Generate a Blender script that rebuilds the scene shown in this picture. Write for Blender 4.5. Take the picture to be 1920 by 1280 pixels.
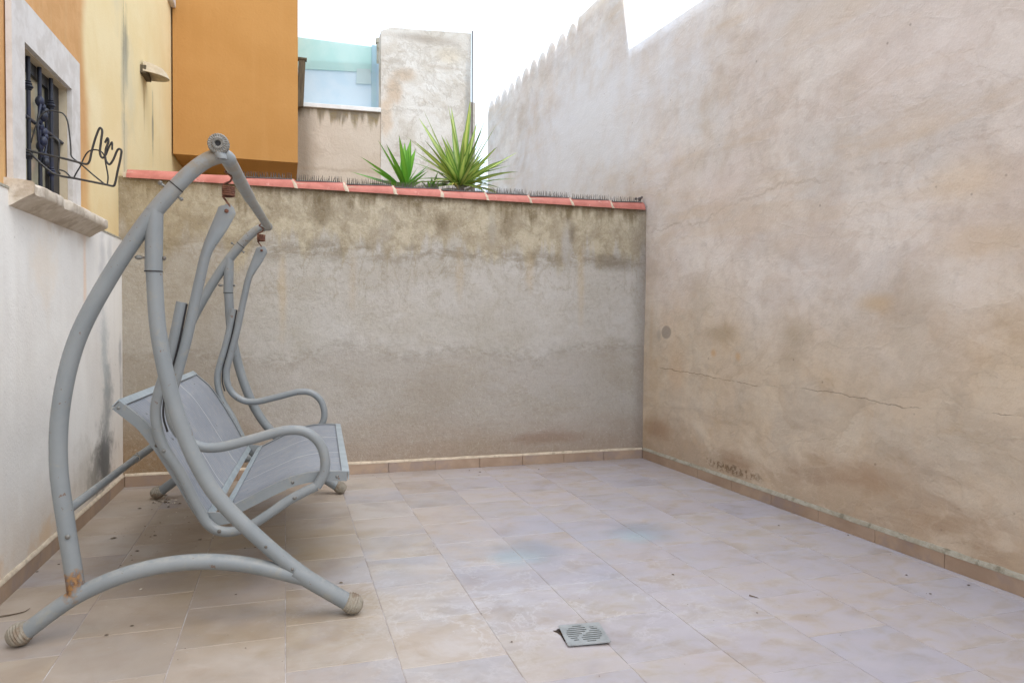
import bpy, bmesh, math, random
from mathutils import Vector, Matrix, noise as mnoise
random.seed(7)
for o in list(bpy.data.objects): bpy.data.objects.remove(o)
S = bpy.context.scene
COL = S.collection
# ------------------------------------------------------------------ camera
F = 1326.0; CH = 1.2
CP = Vector((0, 0, CH))
_Y = Vector((535-960, 600-640, F)).normalized()
_X = Vector((5144-960, -1.0, F)); _X = (_X - _Y*_X.dot(_Y)).normalized()
_Z = _X.cross(_Y)
if _Z[1] > 0: _Z = -_Z
def ray(px, py):
    c = Vector((px-960, py-640, F)); return Vector((_X.dot(c), _Y.dot(c), _Z.dot(c)))
def pl(px, py, ax, val):
    r = ray(px, py); return CP + r*((val-CP[ax])/r[ax])
def fl(px, py): return pl(px, py, 2, 0.0)
cam = bpy.data.cameras.new("camera"); co = bpy.data.objects.new("camera", cam); COL.objects.link(co)
cam.sensor_width = 36; cam.lens = F/1920*36; cam.clip_end = 2000; cam.clip_start = 0.05
right = Vector((_X[0], _Y[0], _Z[0])); down = Vector((_X[1], _Y[1], _Z[1])); fwd = Vector((_X[2], _Y[2], _Z[2]))
R = Matrix((right, -down, -fwd)).transposed()
co.matrix_world = Matrix.Translation(CP) @ R.to_4x4()
S.camera = co
# ------------------------------------------------------------------ world, sun, exposure
SUN_EL, SUN_AZ = math.radians(56), math.radians(150)
w = bpy.data.worlds.new("World"); S.world = w; w.use_nodes = True
nt = w.node_tree; nt.nodes.clear()
out = nt.nodes.new('ShaderNodeOutputWorld'); bg = nt.nodes.new('ShaderNodeBackground')
sky = nt.nodes.new('ShaderNodeTexSky'); sky.sky_type = 'NISHITA'; sky.sun_disc = False
sky.sun_elevation = SUN_EL; sky.sun_rotation = SUN_AZ; sky.dust_density = 3.0; sky.air_density = 1.0
mx = nt.nodes.new('ShaderNodeMix'); mx.data_type = 'RGBA'; mx.inputs[0].default_value = 0.62
mx.inputs[7].default_value = (7.35, 8.5, 9.75, 1)
nt.links.new(sky.outputs[0], mx.inputs[6]); nt.links.new(mx.outputs[2], bg.inputs[0])
bg.inputs[1].default_value = 0.15
nt.links.new(bg.outputs[0], out.inputs[0])
sl = bpy.data.lights.new("sun", 'SUN'); sl.energy = 0.55; sl.angle = math.radians(50); sl.color = (1, .98, .95)
so = bpy.data.objects.new("sun", sl); COL.objects.link(so)
sd = Vector((math.sin(SUN_AZ)*math.cos(SUN_EL), math.cos(SUN_AZ)*math.cos(SUN_EL), math.sin(SUN_EL)))
so.rotation_euler = sd.to_track_quat('Z', 'Y').to_euler(); so.location = (0, -3, 12)
S.view_settings.view_transform = 'Standard'; S.view_settings.look = 'None'
S.view_settings.exposure = 0.86; S.view_settings.gamma = 1
S.render.engine = 'CYCLES'
S.cycles.max_bounces = 8; S.cycles.diffuse_bounces = 5

# ------------------------------------------------------------------ helpers: objects
def link(o, parent=None):
    COL.objects.link(o)
    if parent is not None: o.parent = parent
    return o
def meshobj(name, verts, faces, mat, parent=None, smooth=False, mats=None):
    me = bpy.data.meshes.new(name); me.from_pydata([tuple(v) for v in verts], [], faces); me.update()
    if mat: me.materials.append(mat)
    for m in (mats or []): me.materials.append(m)
    if smooth:
        for p in me.polygons: p.use_smooth = True
    return link(bpy.data.objects.new(name, me), parent)
def bmobj(name, bm, mat, parent=None, smooth=False):
    me = bpy.data.meshes.new(name); bm.normal_update(); bm.to_mesh(me); bm.free()
    me.materials.append(mat)
    if smooth:
        for p in me.polygons: p.use_smooth = True
    return link(bpy.data.objects.new(name, me), parent)
def tag(o, label=None, cat=None, group=None, kind=None):
    if label: o['label'] = label
    if cat: o['category'] = cat
    if group: o['group'] = group
    if kind: o['kind'] = kind
    return o
def empty(name, label, cat, group=None):
    o = bpy.data.objects.new(name, None); o.empty_display_size = .1; COL.objects.link(o)
    return tag(o, label, cat, group)
class MB:
    def __init__(s): s.v = []; s.f = []
    def add(s, vs, fs):
        n = len(s.v); s.v += [Vector(v) for v in vs]; s.f += [tuple(i+n for i in f) for f in fs]
    def hexa(s, p):   # 8 points: bottom ring 0-3, top ring 4-7
        s.add(p, [(3,2,1,0),(4,5,6,7),(0,1,5,4),(1,2,6,5),(2,3,7,6),(3,0,4,7)])
    def box(s, a, b):
        x0,y0,z0 = a; x1,y1,z1 = b
        s.hexa([(x0,y0,z0),(x1,y0,z0),(x1,y1,z0),(x0,y1,z0),(x0,y0,z1),(x1,y0,z1),(x1,y1,z1),(x0,y1,z1)])
    def tube(s, pts, r, seg=14, side=None, ell=None, caps=True):
        pts = [Vector(p) for p in pts]; n = len(pts)
        rr = r if callable(r) else (lambda t: r)
        rings = []; prev = None
        L = [0]
        for i in range(1, n): L.append(L[-1]+(pts[i]-pts[i-1]).length)
        for i, p in enumerate(pts):
            t = (pts[min(i+1, n-1)]-pts[max(i-1, 0)]).normalized()
            if side is not None: a = Vector(side); a = (a - t*a.dot(t)).normalized()
            else:
                if prev is None:
                    a = t.orthogonal().normalized()
                else: a = (prev - t*prev.dot(t)).normalized()
                prev = a
            b = t.cross(a)
            q = L[i]/L[-1]; ra = rr(q); ea, eb = ell(q) if ell else (1, 1)
            rings.append([p + a*math.cos(k/seg*2*math.pi)*ra*ea + b*math.sin(k/seg*2*math.pi)*ra*eb for k in range(seg)])
        vs = [v for rg in rings for v in rg]; fs = []
        for i in range(n-1):
            for k in range(seg):
                k2 = (k+1) % seg
                fs.append((i*seg+k, i*seg+k2, (i+1)*seg+k2, (i+1)*seg+k))
        if caps:
            fs.append(tuple(range(seg-1, -1, -1))); fs.append(tuple((n-1)*seg+k for k in range(seg)))
        s.add(vs, fs)
    def sphere(s, c, r, seg=10, rg=7, sc=(1,1,1)):
        c = Vector(c); vs = []; fs = []
        for i in range(rg+1):
            th = math.pi*i/rg
            for k in range(seg):
                ph = 2*math.pi*k/seg
                vs.append(c+Vector((r*sc[0]*math.sin(th)*math.cos(ph), r*sc[1]*math.sin(th)*math.sin(ph), r*sc[2]*math.cos(th))))
        for i in range(rg):
            for k in range(seg):
                k2 = (k+1) % seg
                fs.append((i*seg+k, (i+1)*seg+k, (i+1)*seg+k2, i*seg+k2))
        s.add(vs, fs)
    def build(s, name, mat, parent=None, smooth=False, bevel=0, weld=False):
        bm = bmesh.new()
        bv = [bm.verts.new(v) for v in s.v]
        for f in s.f:
            try: bm.faces.new([bv[i] for i in f])
            except ValueError: pass
        if weld: bmesh.ops.remove_doubles(bm, verts=bm.verts, dist=1e-5)
        bmesh.ops.recalc_face_normals(bm, faces=bm.faces)
        if bevel: bmesh.ops.bevel(bm, geom=list(bm.edges), offset=bevel, segments=2, affect='EDGES', profile=.5)
        o = bmobj(name, bm, mat, parent, False)
        if smooth:
            me = o.data
            for p in me.polygons: p.use_smooth = True
            me.set_sharp_from_angle(angle=math.radians(50))
        return o
def spline(pts, n=10, closed=False):
    P = [Vector(p) for p in pts]; out = []
    m = len(P)
    for i in range(m-1):
        p0 = P[i-1] if i > 0 else P[i]*2-P[i+1]
        p1, p2 = P[i], P[i+1]
        p3 = P[i+2] if i+2 < m else P[i+1]*2-P[i]
        # centripetal-ish catmull rom
        d1 = max((p1-p0).length, 1e-6)**.5; d2 = max((p2-p1).length, 1e-6)**.5; d3 = max((p3-p2).length, 1e-6)**.5
        m1 = ((p1-p0)/d1-(p2-p0)/(d1+d2)+(p2-p1)/d2)*d2
        m2 = ((p2-p1)/d2-(p3-p1)/(d2+d3)+(p3-p2)/d3)*d2
        for k in range(n):
            t = k/n; t2 = t*t; t3 = t2*t
            out.append(p1*(2*t3-3*t2+1)+m1*(t3-2*t2+t)+p2*(-2*t3+3*t2)+m2*(t3-t2))
    out.append(P[-1]); return out

# ------------------------------------------------------------------ helpers: materials
def lin(r, g, b, k=1.0):
    f = lambda c: ((c/255+.055)/1.055)**2.4 if c > 10 else c/255/12.92
    return (min(f(r)*k, .95), min(f(g)*k, .95), min(f(b)*k, .95), 1)
class Mat:
    def __init__(s, name):
        s.m = bpy.data.materials.new(name); s.m.use_nodes = True
        s.t = s.m.node_tree; s.b = s.t.nodes['Principled BSDF']; s._oc = None
    def N(s, ty, **kw):
        n = s.t.nodes.new(ty)
        for k, v in kw.items(): setattr(n, k, v)
        return n
    def put(s, sock, v):
        if v is None: return
        if isinstance(v, bpy.types.NodeSocket): s.t.links.new(v, sock)
        else: sock.default_value = v
    @property
    def co(s):
        if s._oc is None: s._oc = s.N('ShaderNodeTexCoord').outputs['Object']
        return s._oc
    def mp(s, sc=(1,1,1), loc=(0,0,0), rot=(0,0,0), vec=None):
        n = s.N('ShaderNodeMapping'); s.put(n.inputs[0], vec or s.co)
        n.inputs[1].default_value = loc; n.inputs[2].default_value = rot; n.inputs[3].default_value = sc
        return n.outputs[0]
    def noise(s, scale, detail=4, rough=.55, dist=0, vec=None, sc=None, loc=(0,0,0)):
        n = s.N('ShaderNodeTexNoise')
        if sc or loc != (0,0,0): vec = s.mp(sc or (1,1,1), loc, vec=vec)
        s.put(n.inputs['Vector'], vec or s.co)
        n.inputs['Scale'].default_value = scale; n.inputs['Detail'].default_value = detail
        n.inputs['Roughness'].default_value = rough; n.inputs['Distortion'].default_value = dist
        return n.outputs[0]
    def ma(s, op, a, b=None, c=None, clamp=False):
        n = s.N('ShaderNodeMath', operation=op); n.use_clamp = clamp
        s.put(n.inputs[0], a); s.put(n.inputs[1], b)
        if c is not None: s.put(n.inputs[2], c)
        return n.outputs[0]
    def mr(s, v, a, b, c=0.0, d=1.0):
        n = s.N('ShaderNodeMapRange', interpolation_type='SMOOTHSTEP'); s.put(n.inputs[0], v)
        for i, x in enumerate((a, b, c, d)): s.put(n.inputs[i+1], x)
        return n.outputs[0]
    def mix(s, fac, a, b, mode='MIX'):
        n = s.N('ShaderNodeMix', data_type='RGBA', blend_type=mode)
        s.put(n.inputs[0], fac); s.put(n.inputs[6], a); s.put(n.inputs[7], b)
        return n.outputs[2]
    def xyz(s, vec=None):
        n = s.N('ShaderNodeSeparateXYZ'); s.put(n.inputs[0], vec or s.co); return n.outputs
    def comb(s, x, y, z):
        n = s.N('ShaderNodeCombineXYZ')
        for i, v in enumerate((x, y, z)): s.put(n.inputs[i], v)
        return n.outputs[0]
    def spot(s, a, z, a0, z0, ra, rz, wob, amt=.5, soft=.5):
        """mask of an irregular stain centred at (a0,z0) on a wall with coordinates a,z"""
        da = s.ma('DIVIDE', s.ma('SUBTRACT', a, a0), ra); dz = s.ma('DIVIDE', s.ma('SUBTRACT', z, z0), rz)
        d = s.ma('SQRT', s.ma('ADD', s.ma('MULTIPLY', da, da), s.ma('MULTIPLY', dz, dz)))
        d = s.ma('MULTIPLY_ADD', s.ma('SUBTRACT', wob, .5), amt*2, d)
        return s.mr(d, 1.0, 1.0-soft)
    def tide(s, scale, lvl=.5, fade=.09, sharp=.006, rough=.55, dist=.4, vec=None, loc=(0,0,0), sc=None):
        n = s.noise(scale, 6, rough, dist, vec=vec, loc=loc, sc=sc)
        return s.ma('MULTIPLY', s.mr(n, lvl, lvl+sharp), s.mr(n, lvl+fade, lvl))
    def bump(s, h, strength=.3, dist=.01, prev=None):
        n = s.N('ShaderNodeBump'); n.inputs['Strength'].default_value = strength; n.inputs['Distance'].default_value = dist
        s.put(n.inputs['Height'], h)
        if prev is not None: s.put(n.inputs['Normal'], prev)
        return n.outputs[0]
    def end(s, col, rough=.8, nrm=None, metal=0, spec=None, adj=None):
        if adj:
            h = s.N('ShaderNodeHueSaturation'); h.inputs['Saturation'].default_value = adj[0]; h.inputs['Value'].default_value = adj[1]
            s.put(h.inputs['Color'], col); col = h.outputs[0]
        s.put(s.b.inputs['Base Color'], col); s.put(s.b.inputs['Roughness'], rough)
        if nrm is not None: s.put(s.b.inputs['Normal'], nrm)
        s.b.inputs['Metallic'].default_value = metal
        if spec is not None: s.b.inputs['Specular IOR Level'].default_value = spec
        return s.m
def mask_mul(m, a, b): return m.ma('MULTIPLY', a, b)

# --- back wall: rough cement render with algae under the coping and damp bands
def mat_back():
    m = Mat('weathered_cement_render'); x, y, z = m.xyz()
    big = m.noise(1.1, 5, .6, .4); mid = m.noise(4, 6, .65, .3); fine = m.noise(38, 5, .7); grit = m.noise(160, 3, .7)
    streak = m.noise(1, 5, .6, .2, sc=(5.5, 1, .55)); streak2 = m.noise(1, 4, .6, .1, sc=(14, 1, .9), loc=(3,0,1))
    hor = m.noise(1, 5, .65, .3, sc=(1.2, 1, 5))
    c = m.mix(m.mr(big, .35, .65), lin(172,167,158), lin(182,178,172))
    c = m.mix(m.ma('MULTIPLY', m.mr(mid, .45, .75), .22), c, lin(160,150,134))
    # warm upper zone with drips hanging from it
    lim = m.ma('MULTIPLY_ADD', m.ma('SUBTRACT', streak, .5), -1.0, 1.70)
    up = m.mr(m.ma('SUBTRACT', z, lim), -.04, .12)
    c = m.mix(m.ma('MULTIPLY', up, .72), c, m.mix(m.mr(m.noise(5, 6, .7, .3, loc=(4,4,4)), .40, .60), lin(150,136,108), lin(182,170,142)))
    # grey band at about 1.62-1.75
    bz = m.mr(m.ma('ABSOLUTE', m.ma('SUBTRACT', m.ma('MULTIPLY_ADD', m.ma('SUBTRACT', mid, .5), .25, z), 1.74)), .12, .0)
    c = m.mix(m.ma('MULTIPLY', m.ma('MULTIPLY', bz, m.mr(m.noise(9, 6, .72, .3, loc=(1,0,3), sc=(.6,1,1.6)), .38, .58)), .62), c, lin(122,112,94))
    # algae under the coping
    lim2 = m.ma('MULTIPLY_ADD', m.ma('SUBTRACT', streak2, .5), -.5, 2.12)
    lim2 = m.ma('MULTIPLY_ADD', m.ma('SUBTRACT', streak, .5), -.5, lim2)
    al = m.mr(m.ma('SUBTRACT', z, lim2), -.06, .08)
    al = m.ma('MULTIPLY', al, m.mr(m.noise(9, 5, .7), .3, .55, .35, 1))
    c = m.mix(m.ma('MULTIPLY', al, .76), c, lin(100,86,58))
    top = m.mr(m.ma('MULTIPLY_ADD', fine, .05, z), 2.155, 2.215)
    c = m.mix(m.ma('MULTIPLY', top, .6), c, lin(82,66,44))
    # damp line at mid height
    zl = m.ma('MULTIPLY_ADD', m.ma('SUBTRACT', m.noise(1, 4, .6, 0, sc=(1.6, 1, .2)), .5), .5, 0.93)
    ln = m.mr(m.ma('ABSOLUTE', m.ma('SUBTRACT', z, zl)), .10, 0)
    rightside = m.mr(x, -.2, .6)
    c = m.mix(m.ma('MULTIPLY', m.ma('MULTIPLY', ln, m.mr(m.noise(16, 6, .75, .2, sc=(.7,1,1.3)), .40, .60)), .42), c, lin(130,122,110))
    below = m.mr(m.ma('SUBTRACT', z, zl), .03, -.06)
    c = m.mix(m.ma('MULTIPLY', below, .38), c, lin(152,143,134))
    # warm foot of the wall, strongest at the left behind the swing
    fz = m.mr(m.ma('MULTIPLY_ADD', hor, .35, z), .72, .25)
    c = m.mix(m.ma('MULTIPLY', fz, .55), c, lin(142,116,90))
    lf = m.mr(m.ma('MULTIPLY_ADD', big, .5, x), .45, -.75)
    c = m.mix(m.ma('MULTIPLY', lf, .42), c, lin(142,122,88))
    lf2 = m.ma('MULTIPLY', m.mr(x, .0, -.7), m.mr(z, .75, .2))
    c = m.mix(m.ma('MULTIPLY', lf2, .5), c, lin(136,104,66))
    c = m.mix(m.ma('MULTIPLY', m.mr(m.noise(1.6, 5, .62, .3, loc=(8,1,3), sc=(.7,1,1.5)), .50, .70), .26), c, lin(150,138,116))
    c = m.mix(m.ma('MULTIPLY', m.ma('MULTIPLY', m.mr(m.noise(11, 6, .75, .2, loc=(3,3,3)), .54, .66), m.mr(z, .9, 1.9, .06, 1)), .34), c, lin(120,110,90))
    c = m.mix(m.ma('MULTIPLY', m.tide(1.7, .5, .09, .008, rough=.62, sc=(1,1,1.6)), .14), c, lin(140,128,108))
    c = m.mix(m.ma('MULTIPLY', m.tide(3.6, .48, .07, .01, rough=.62, sc=(1.3,1,.8), loc=(2,0,5)), m.mr(z, .9, 1.8, .02, .34)), c, lin(132,118,92))
    c = m.mix(m.ma('MULTIPLY', m.tide(6.5, .5, .06, .012, rough=.65, loc=(5,0,2)), .12), c, lin(202,196,184))
    # rust-coloured runs and grey rain streaks
    for a0, z0, ra, rz, col, k in ((2.42,1.55,.05,.45,(178,158,124),.4),(1.95,1.62,.06,.25,(178,156,120),.35),(1.35,1.6,.05,.3,(176,156,124),.3),
                                   (-.02,1.4,.05,.5,(184,160,120),.35),(.5,1.5,.05,.4,(176,156,126),.25),
                                   (2.28,1.85,.07,.32,(168,164,158),.8),(1.62,1.95,.05,.25,(160,154,142),.6),(.75,1.9,.08,.2,(160,152,140),.5),
                                   (2.33,1.98,.05,.15,(92,82,70),.5),(1.2,2.0,.1,.14,(94,78,52),.55),(.25,2.02,.12,.14,(92,76,50),.55),(1.75,2.0,.08,.16,(96,80,54),.5),
                                   (2.72,1.72,.3,.1,(118,108,94),.5),(1.1,.6,.45,.3,(150,140,128),.35),(2.1,.22,.4,.07,(134,108,90),.5)):
        sp = m.spot(x, z, a0, z0, ra, rz, mid, .7, .8)
        c = m.mix(m.ma('MULTIPLY', sp, k), c, lin(*col))
    # darker towards the right-hand corner
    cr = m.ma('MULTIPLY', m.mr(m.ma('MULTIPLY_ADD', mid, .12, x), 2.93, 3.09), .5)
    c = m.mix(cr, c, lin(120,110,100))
    c = m.mix(m.ma('MULTIPLY', m.mr(fine, .5, .72), .22), c, lin(118,106,92))
    c = m.mix(m.ma('MULTIPLY', m.mr(grit, .58, .72), .24), c, lin(96,86,74))
    c = m.mix(m.ma('MULTIPLY', m.mr(m.noise(55, 4, .7, loc=(5,2,1)), .56, .72), .3), c, lin(205,198,186))
    h = m.ma('ADD', m.ma('MULTIPLY', fine, .6), m.ma('MULTIPLY', grit, .35))
    nb = m.bump(h, .7, .014); nb = m.bump(m.noise(9, 4, .6), .25, .03, nb)
    return m.end(c, .93, nb, spec=.15, adj=(1.0, 1.12))

# --- right wall: trowelled lime-cement render, pinkish above, ochre-brown below
def mat_right():
    m = Mat('trowelled_render'); x, y, z = m.xyz()
    warp = m.noise(.8, 3, .5)
    big = m.noise(.75, 5, .55, .3, loc=(2,7,3)); mid = m.noise(2.6, 6, .6, .25); sm = m.noise(9, 5, .6, .2); fine = m.noise(60, 4, .7)
    tro = m.noise(2.4, 4, .52, .3, vec=m.mp((1, .6, 1.3), rot=(math.radians(28),0,0)))
    c = m.mix(m.mr(big, .35, .65), lin(190,184,178), lin(193,181,172))
    c = m.mix(m.ma('MULTIPLY', m.mr(mid, .45, .68), .55), c, lin(182,168,152))
    c = m.mix(m.ma('MULTIPLY', m.mr(tro, .45, .62), .6), c, lin(206,198,190))
    c = m.mix(m.ma('MULTIPLY', m.mr(sm, .48, .66), .32), c, lin(170,158,148))
    # ochre zone: below a wandering line
    lim = m.ma('MULTIPLY_ADD', m.ma('SUBTRACT', big, .5), 1.6, 1.25)
    lim = m.ma('MULTIPLY_ADD', m.ma('SUBTRACT', mid, .5), .5, lim)
    lo = m.mr(m.ma('SUBTRACT', z, lim), .45, -.35)
    och = m.mix(m.mr(mid, .4, .65), lin(180,160,130), lin(172,158,136))
    c = m.mix(m.ma('MULTIPLY', lo, .74), c, och)
    lim2 = m.ma('MULTIPLY_ADD', m.ma('SUBTRACT', m.noise(1, 4, .6, .5, sc=(1, 1.1, 1.4), loc=(0,3,2)), .5), .9, .30)
    lo2 = m.mr(m.ma('SUBTRACT', z, lim2), .14, -.12)
    c = m.mix(m.ma('MULTIPLY', lo2, .5), c, lin(146,118,88))
    bandn = m.noise(1, 5, .6, .6, sc=(1, .9, 5), loc=(0,1,4))
    c = m.mix(m.ma('MULTIPLY', m.ma('MULTIPLY', m.mr(bandn, .5, .68), m.mr(z, .9, .3)), .45), c, lin(138,112,88))
    cl = m.noise(1.5, 6, .64, .4, loc=(0,5,9)); cl2 = m.noise(3.4, 5, .62, .35, vec=m.mp((1,.7,1.2), loc=(2,8,1), rot=(math.radians(35),0,0)))
    c = m.mix(m.ma('MULTIPLY', m.mr(cl, .50, .64), .32), c, m.mix(lo, lin(186,168,154), lin(184,158,120)))
    c = m.mix(m.ma('MULTIPLY', m.mr(cl2, .52, .62), .35), c, m.mix(lo, lin(204,197,191), lin(196,182,160)))
    c = m.mix(m.ma('MULTIPLY', m.mr(cl2, .46, .36), .20), c, m.mix(lo, lin(172,160,148), lin(148,130,104)))
    rot = m.mp((1,.75,1.25), loc=(3,1,4), rot=(math.radians(32),0,0)); rot2 = m.mp((1,.8,1.2), loc=(1,6,2), rot=(math.radians(-24),0,0))
    ed = m.mix(lo, lin(170,150,134), lin(152,126,92)); eg = m.mix(lo, lin(166,160,154), lin(140,126,108))
    c = m.mix(m.ma('MULTIPLY', m.tide(1.5, .5, .10, .014, vec=rot, rough=.5), .20), c, ed)
    c = m.mix(m.ma('MULTIPLY', m.tide(2.6, .47, .07, .016, vec=rot2, rough=.5), .17), c, eg)
    c = m.mix(m.ma('MULTIPLY', m.tide(4.2, .52, .08, .02, vec=rot, rough=.5), .15), c, ed)
    c = m.mix(m.ma('MULTIPLY', m.tide(7.0, .50, .07, .02, vec=rot2, rough=.5), .12), c, m.mix(lo, lin(212,206,200), lin(204,190,166)))
    c = m.mix(m.ma('MULTIPLY', m.mr(m.noise(18, 6, .75, .2), .52, .66), .12), c, eg)
    c = m.mix(m.ma('MULTIPLY', m.mr(m.noise(110, 3, .7), .56, .72), .20), c, lin(130,116,102))
    dia = m.noise(1.5, 5, .6, .3, vec=m.mp((1,.35,2.6), loc=(3,0,6), rot=(math.radians(20),0,0)))
    c = m.mix(m.ma('MULTIPLY', m.ma('MULTIPLY', m.mr(dia, .50, .66), m.mr(z, 1.2, 2.2)), .42), c, lin(186,164,136))
    for a0, z0, ra, rz, col, k in ((4.5,1.13,.28,.10,(150,130,100),.55),(3.75,1.14,.22,.14,(148,130,102),.55),(3.78,.98,.2,.12,(158,140,116),.5),
                                   (4.6,.98,.05,.04,(176,130,66),.5),(4.3,.97,.05,.05,(178,132,66),.5),(3.1,1.32,.22,.09,(176,148,104),.6),
                                   (2.6,1.9,.35,.18,(196,170,130),.4),(2.5,1.6,.4,.12,(190,164,126),.35),(5.1,.75,.2,.3,(180,150,116),.4),(5.4,.3,.3,.14,(140,106,74),.55),
                                   (5.5,1.1,.06,.5,(172,146,110),.45),(3.2,.35,.4,.12,(146,116,86),.5),(4.3,.22,.35,.1,(138,108,78),.4),(4.5,2.2,.5,.3,(202,188,182),.4),
                                   (2.9,2.6,.8,.5,(204,192,186),.35),(7.0,3.2,3.2,1.3,(206,208,214),.9),(3.6,3.2,1.0,.5,(192,184,178),.4)):
        sp = m.spot(y, z, a0, z0, ra, rz, mid, .6, .9)
        c = m.mix(m.ma('MULTIPLY', sp, k), c, lin(*col))
    # cement patch plugged into the wall
    sp = m.spot(y, z, 5.255, 1.125, .085, .062, sm, .12, .25)
    c = m.mix(m.ma('MULTIPLY', sp, .8), c, lin(136,126,116))
    sp2 = m.spot(y, z, 5.37, 1.10, .05, .07, sm, .4, .8); c = m.mix(m.ma('MULTIPLY', sp2, .6), c, lin(150,140,128))
    # ridge where two coats meet, climbing towards the camera, with a break in it
    def crack(pts, wdt, amp, sc, strength, col, c):
        # pts: y,z polyline  (piecewise linear via map ranges)
        zz = None
        for i in range(len(pts)-1):
            (ya, za), (yb, zb) = pts[i], pts[i+1]
            n = m.N('ShaderNodeMapRange'); n.clamp = True; m.put(n.inputs[0], y)
            n.inputs[1].default_value = ya; n.inputs[2].default_value = yb; n.inputs[3].default_value = 0; n.inputs[4].default_value = zb-za
            zz = n.outputs[0] if zz is None else m.ma('ADD', zz, n.outputs[0])
        zz = m.ma('ADD', zz, pts[0][1])
        zz = m.ma('MULTIPLY_ADD', m.ma('SUBTRACT', m.noise(sc, 5, .7, 0, loc=(1,1,1)), .5), amp, zz)
        d = m.ma('ABSOLUTE', m.ma('SUBTRACT', z, zz))
        mk = m.mr(d, wdt, wdt*.25)
        ends = m.ma('MULTIPLY', m.mr(y, pts[0][0]+.02, pts[0][0]-.06), m.mr(y, pts[-1][0]-.02, pts[-1][0]+.06))
        gap = m.mr(m.noise(3.1, 3, .6, 0, loc=(4,0,0)), .44, .52)
        mk = m.ma('MULTIPLY', m.ma('MULTIPLY', mk, ends), m.ma('MULTIPLY_ADD', gap, .92, .08))
        return m.mix(m.ma('MULTIPLY', mk, strength), c, col), mk, zz
    cs = [rwp(*p) for p in ((1430,722),(1560,735),(1700,765),(1800,768),(1925,782))]
    c, k1, _ = crack(cs, .0036, .05, 9, .5, lin(108,92,76), c)
    cs = [rwp(*p) for p in ((1225,430),(1300,420),(1390,378),(1480,345),(1600,325),(1720,285),(1925,235))]
    c, k2, zz = crack(cs, .016, .20, 3.2, .16, lin(146,130,110), c)  # broken olive line paints the shadow of the ledge
    side = m.mr(m.ma('SUBTRACT', z, zz), -.015, .015)
    cs = [rwp(*p) for p in ((1235,690),(1300,700),(1420,724),(1436,722))]
    c, k3, _ = crack(cs, .005, .05, 12, .5, lin(120,90,62), c)
    # flaking at the foot
    flk = m.ma('MULTIPLY', m.spot(y, z, 4.35, .15, .45, .05, sm, .5, .6), m.mr(m.noise(30, 4, .7), .48, .56))
    c = m.mix(m.ma('MULTIPLY', flk, .7), c, lin(104,80,48))
    c = m.mix(m.ma('MULTIPLY', m.mr(fine, .62, .76), .16), c, lin(120,104,90))
    specks = m.N('ShaderNodeTexVoronoi'); specks.inputs['Scale'].default_value = 5.0; m.put(specks.inputs['Vector'], m.co)
    c = m.mix(m.ma('MULTIPLY', m.mr(specks.outputs['Distance'], .05, .02), .45), c, lin(110,92,76))
    h = m.ma('ADD', m.ma('MULTIPLY', tro, .8), m.ma('ADD', m.ma('MULTIPLY', mid, .5), m.ma('MULTIPLY', m.tide(2.6, .47, .07, .016, vec=rot2, rough=.5), .06)))
    nb = m.bump(h, .3, .05); nb = m.bump(fine, .5, .006, nb); nb = m.bump(side, .22, .010, nb)
    nb = m.bump(m.ma('ADD', k1, k3), .6, -.006, nb)
    nb = m.bump(flk, .6, -.01, nb)
    return m.end(c, .9, nb, spec=.2, adj=(.86, 1.36))

# ------------------------------------------------------------------ key planes
RA, RB = fl(1205, 858), fl(1920, 1118)
LA, LB = fl(232, 912), fl(0, 1130)
def vplane(A, B):
    u = Vector((B.x-A.x, B.y-A.y, 0)).normalized(); n = Vector((u.y, -u.x, 0))
    def g(px, py):
        r = ray(px, py); return CP + r*((A-CP).dot(n)/r.dot(n))
    return g, u, n
RG, RU, RN = vplane(RA, RB); LG, LU, LN = vplane(LA, LB)
def rwp(px, py): p = RG(px, py); return (p.y, p.z)
def rx(y): return RA.x + (y-RA.y)*(RB.x-RA.x)/(RB.y-RA.y)
def lx(y): return LA.x + (y-LA.y)*(LB.x-LA.x)/(LB.y-LA.y)
BY = 5.62
WT = 2.205

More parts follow.
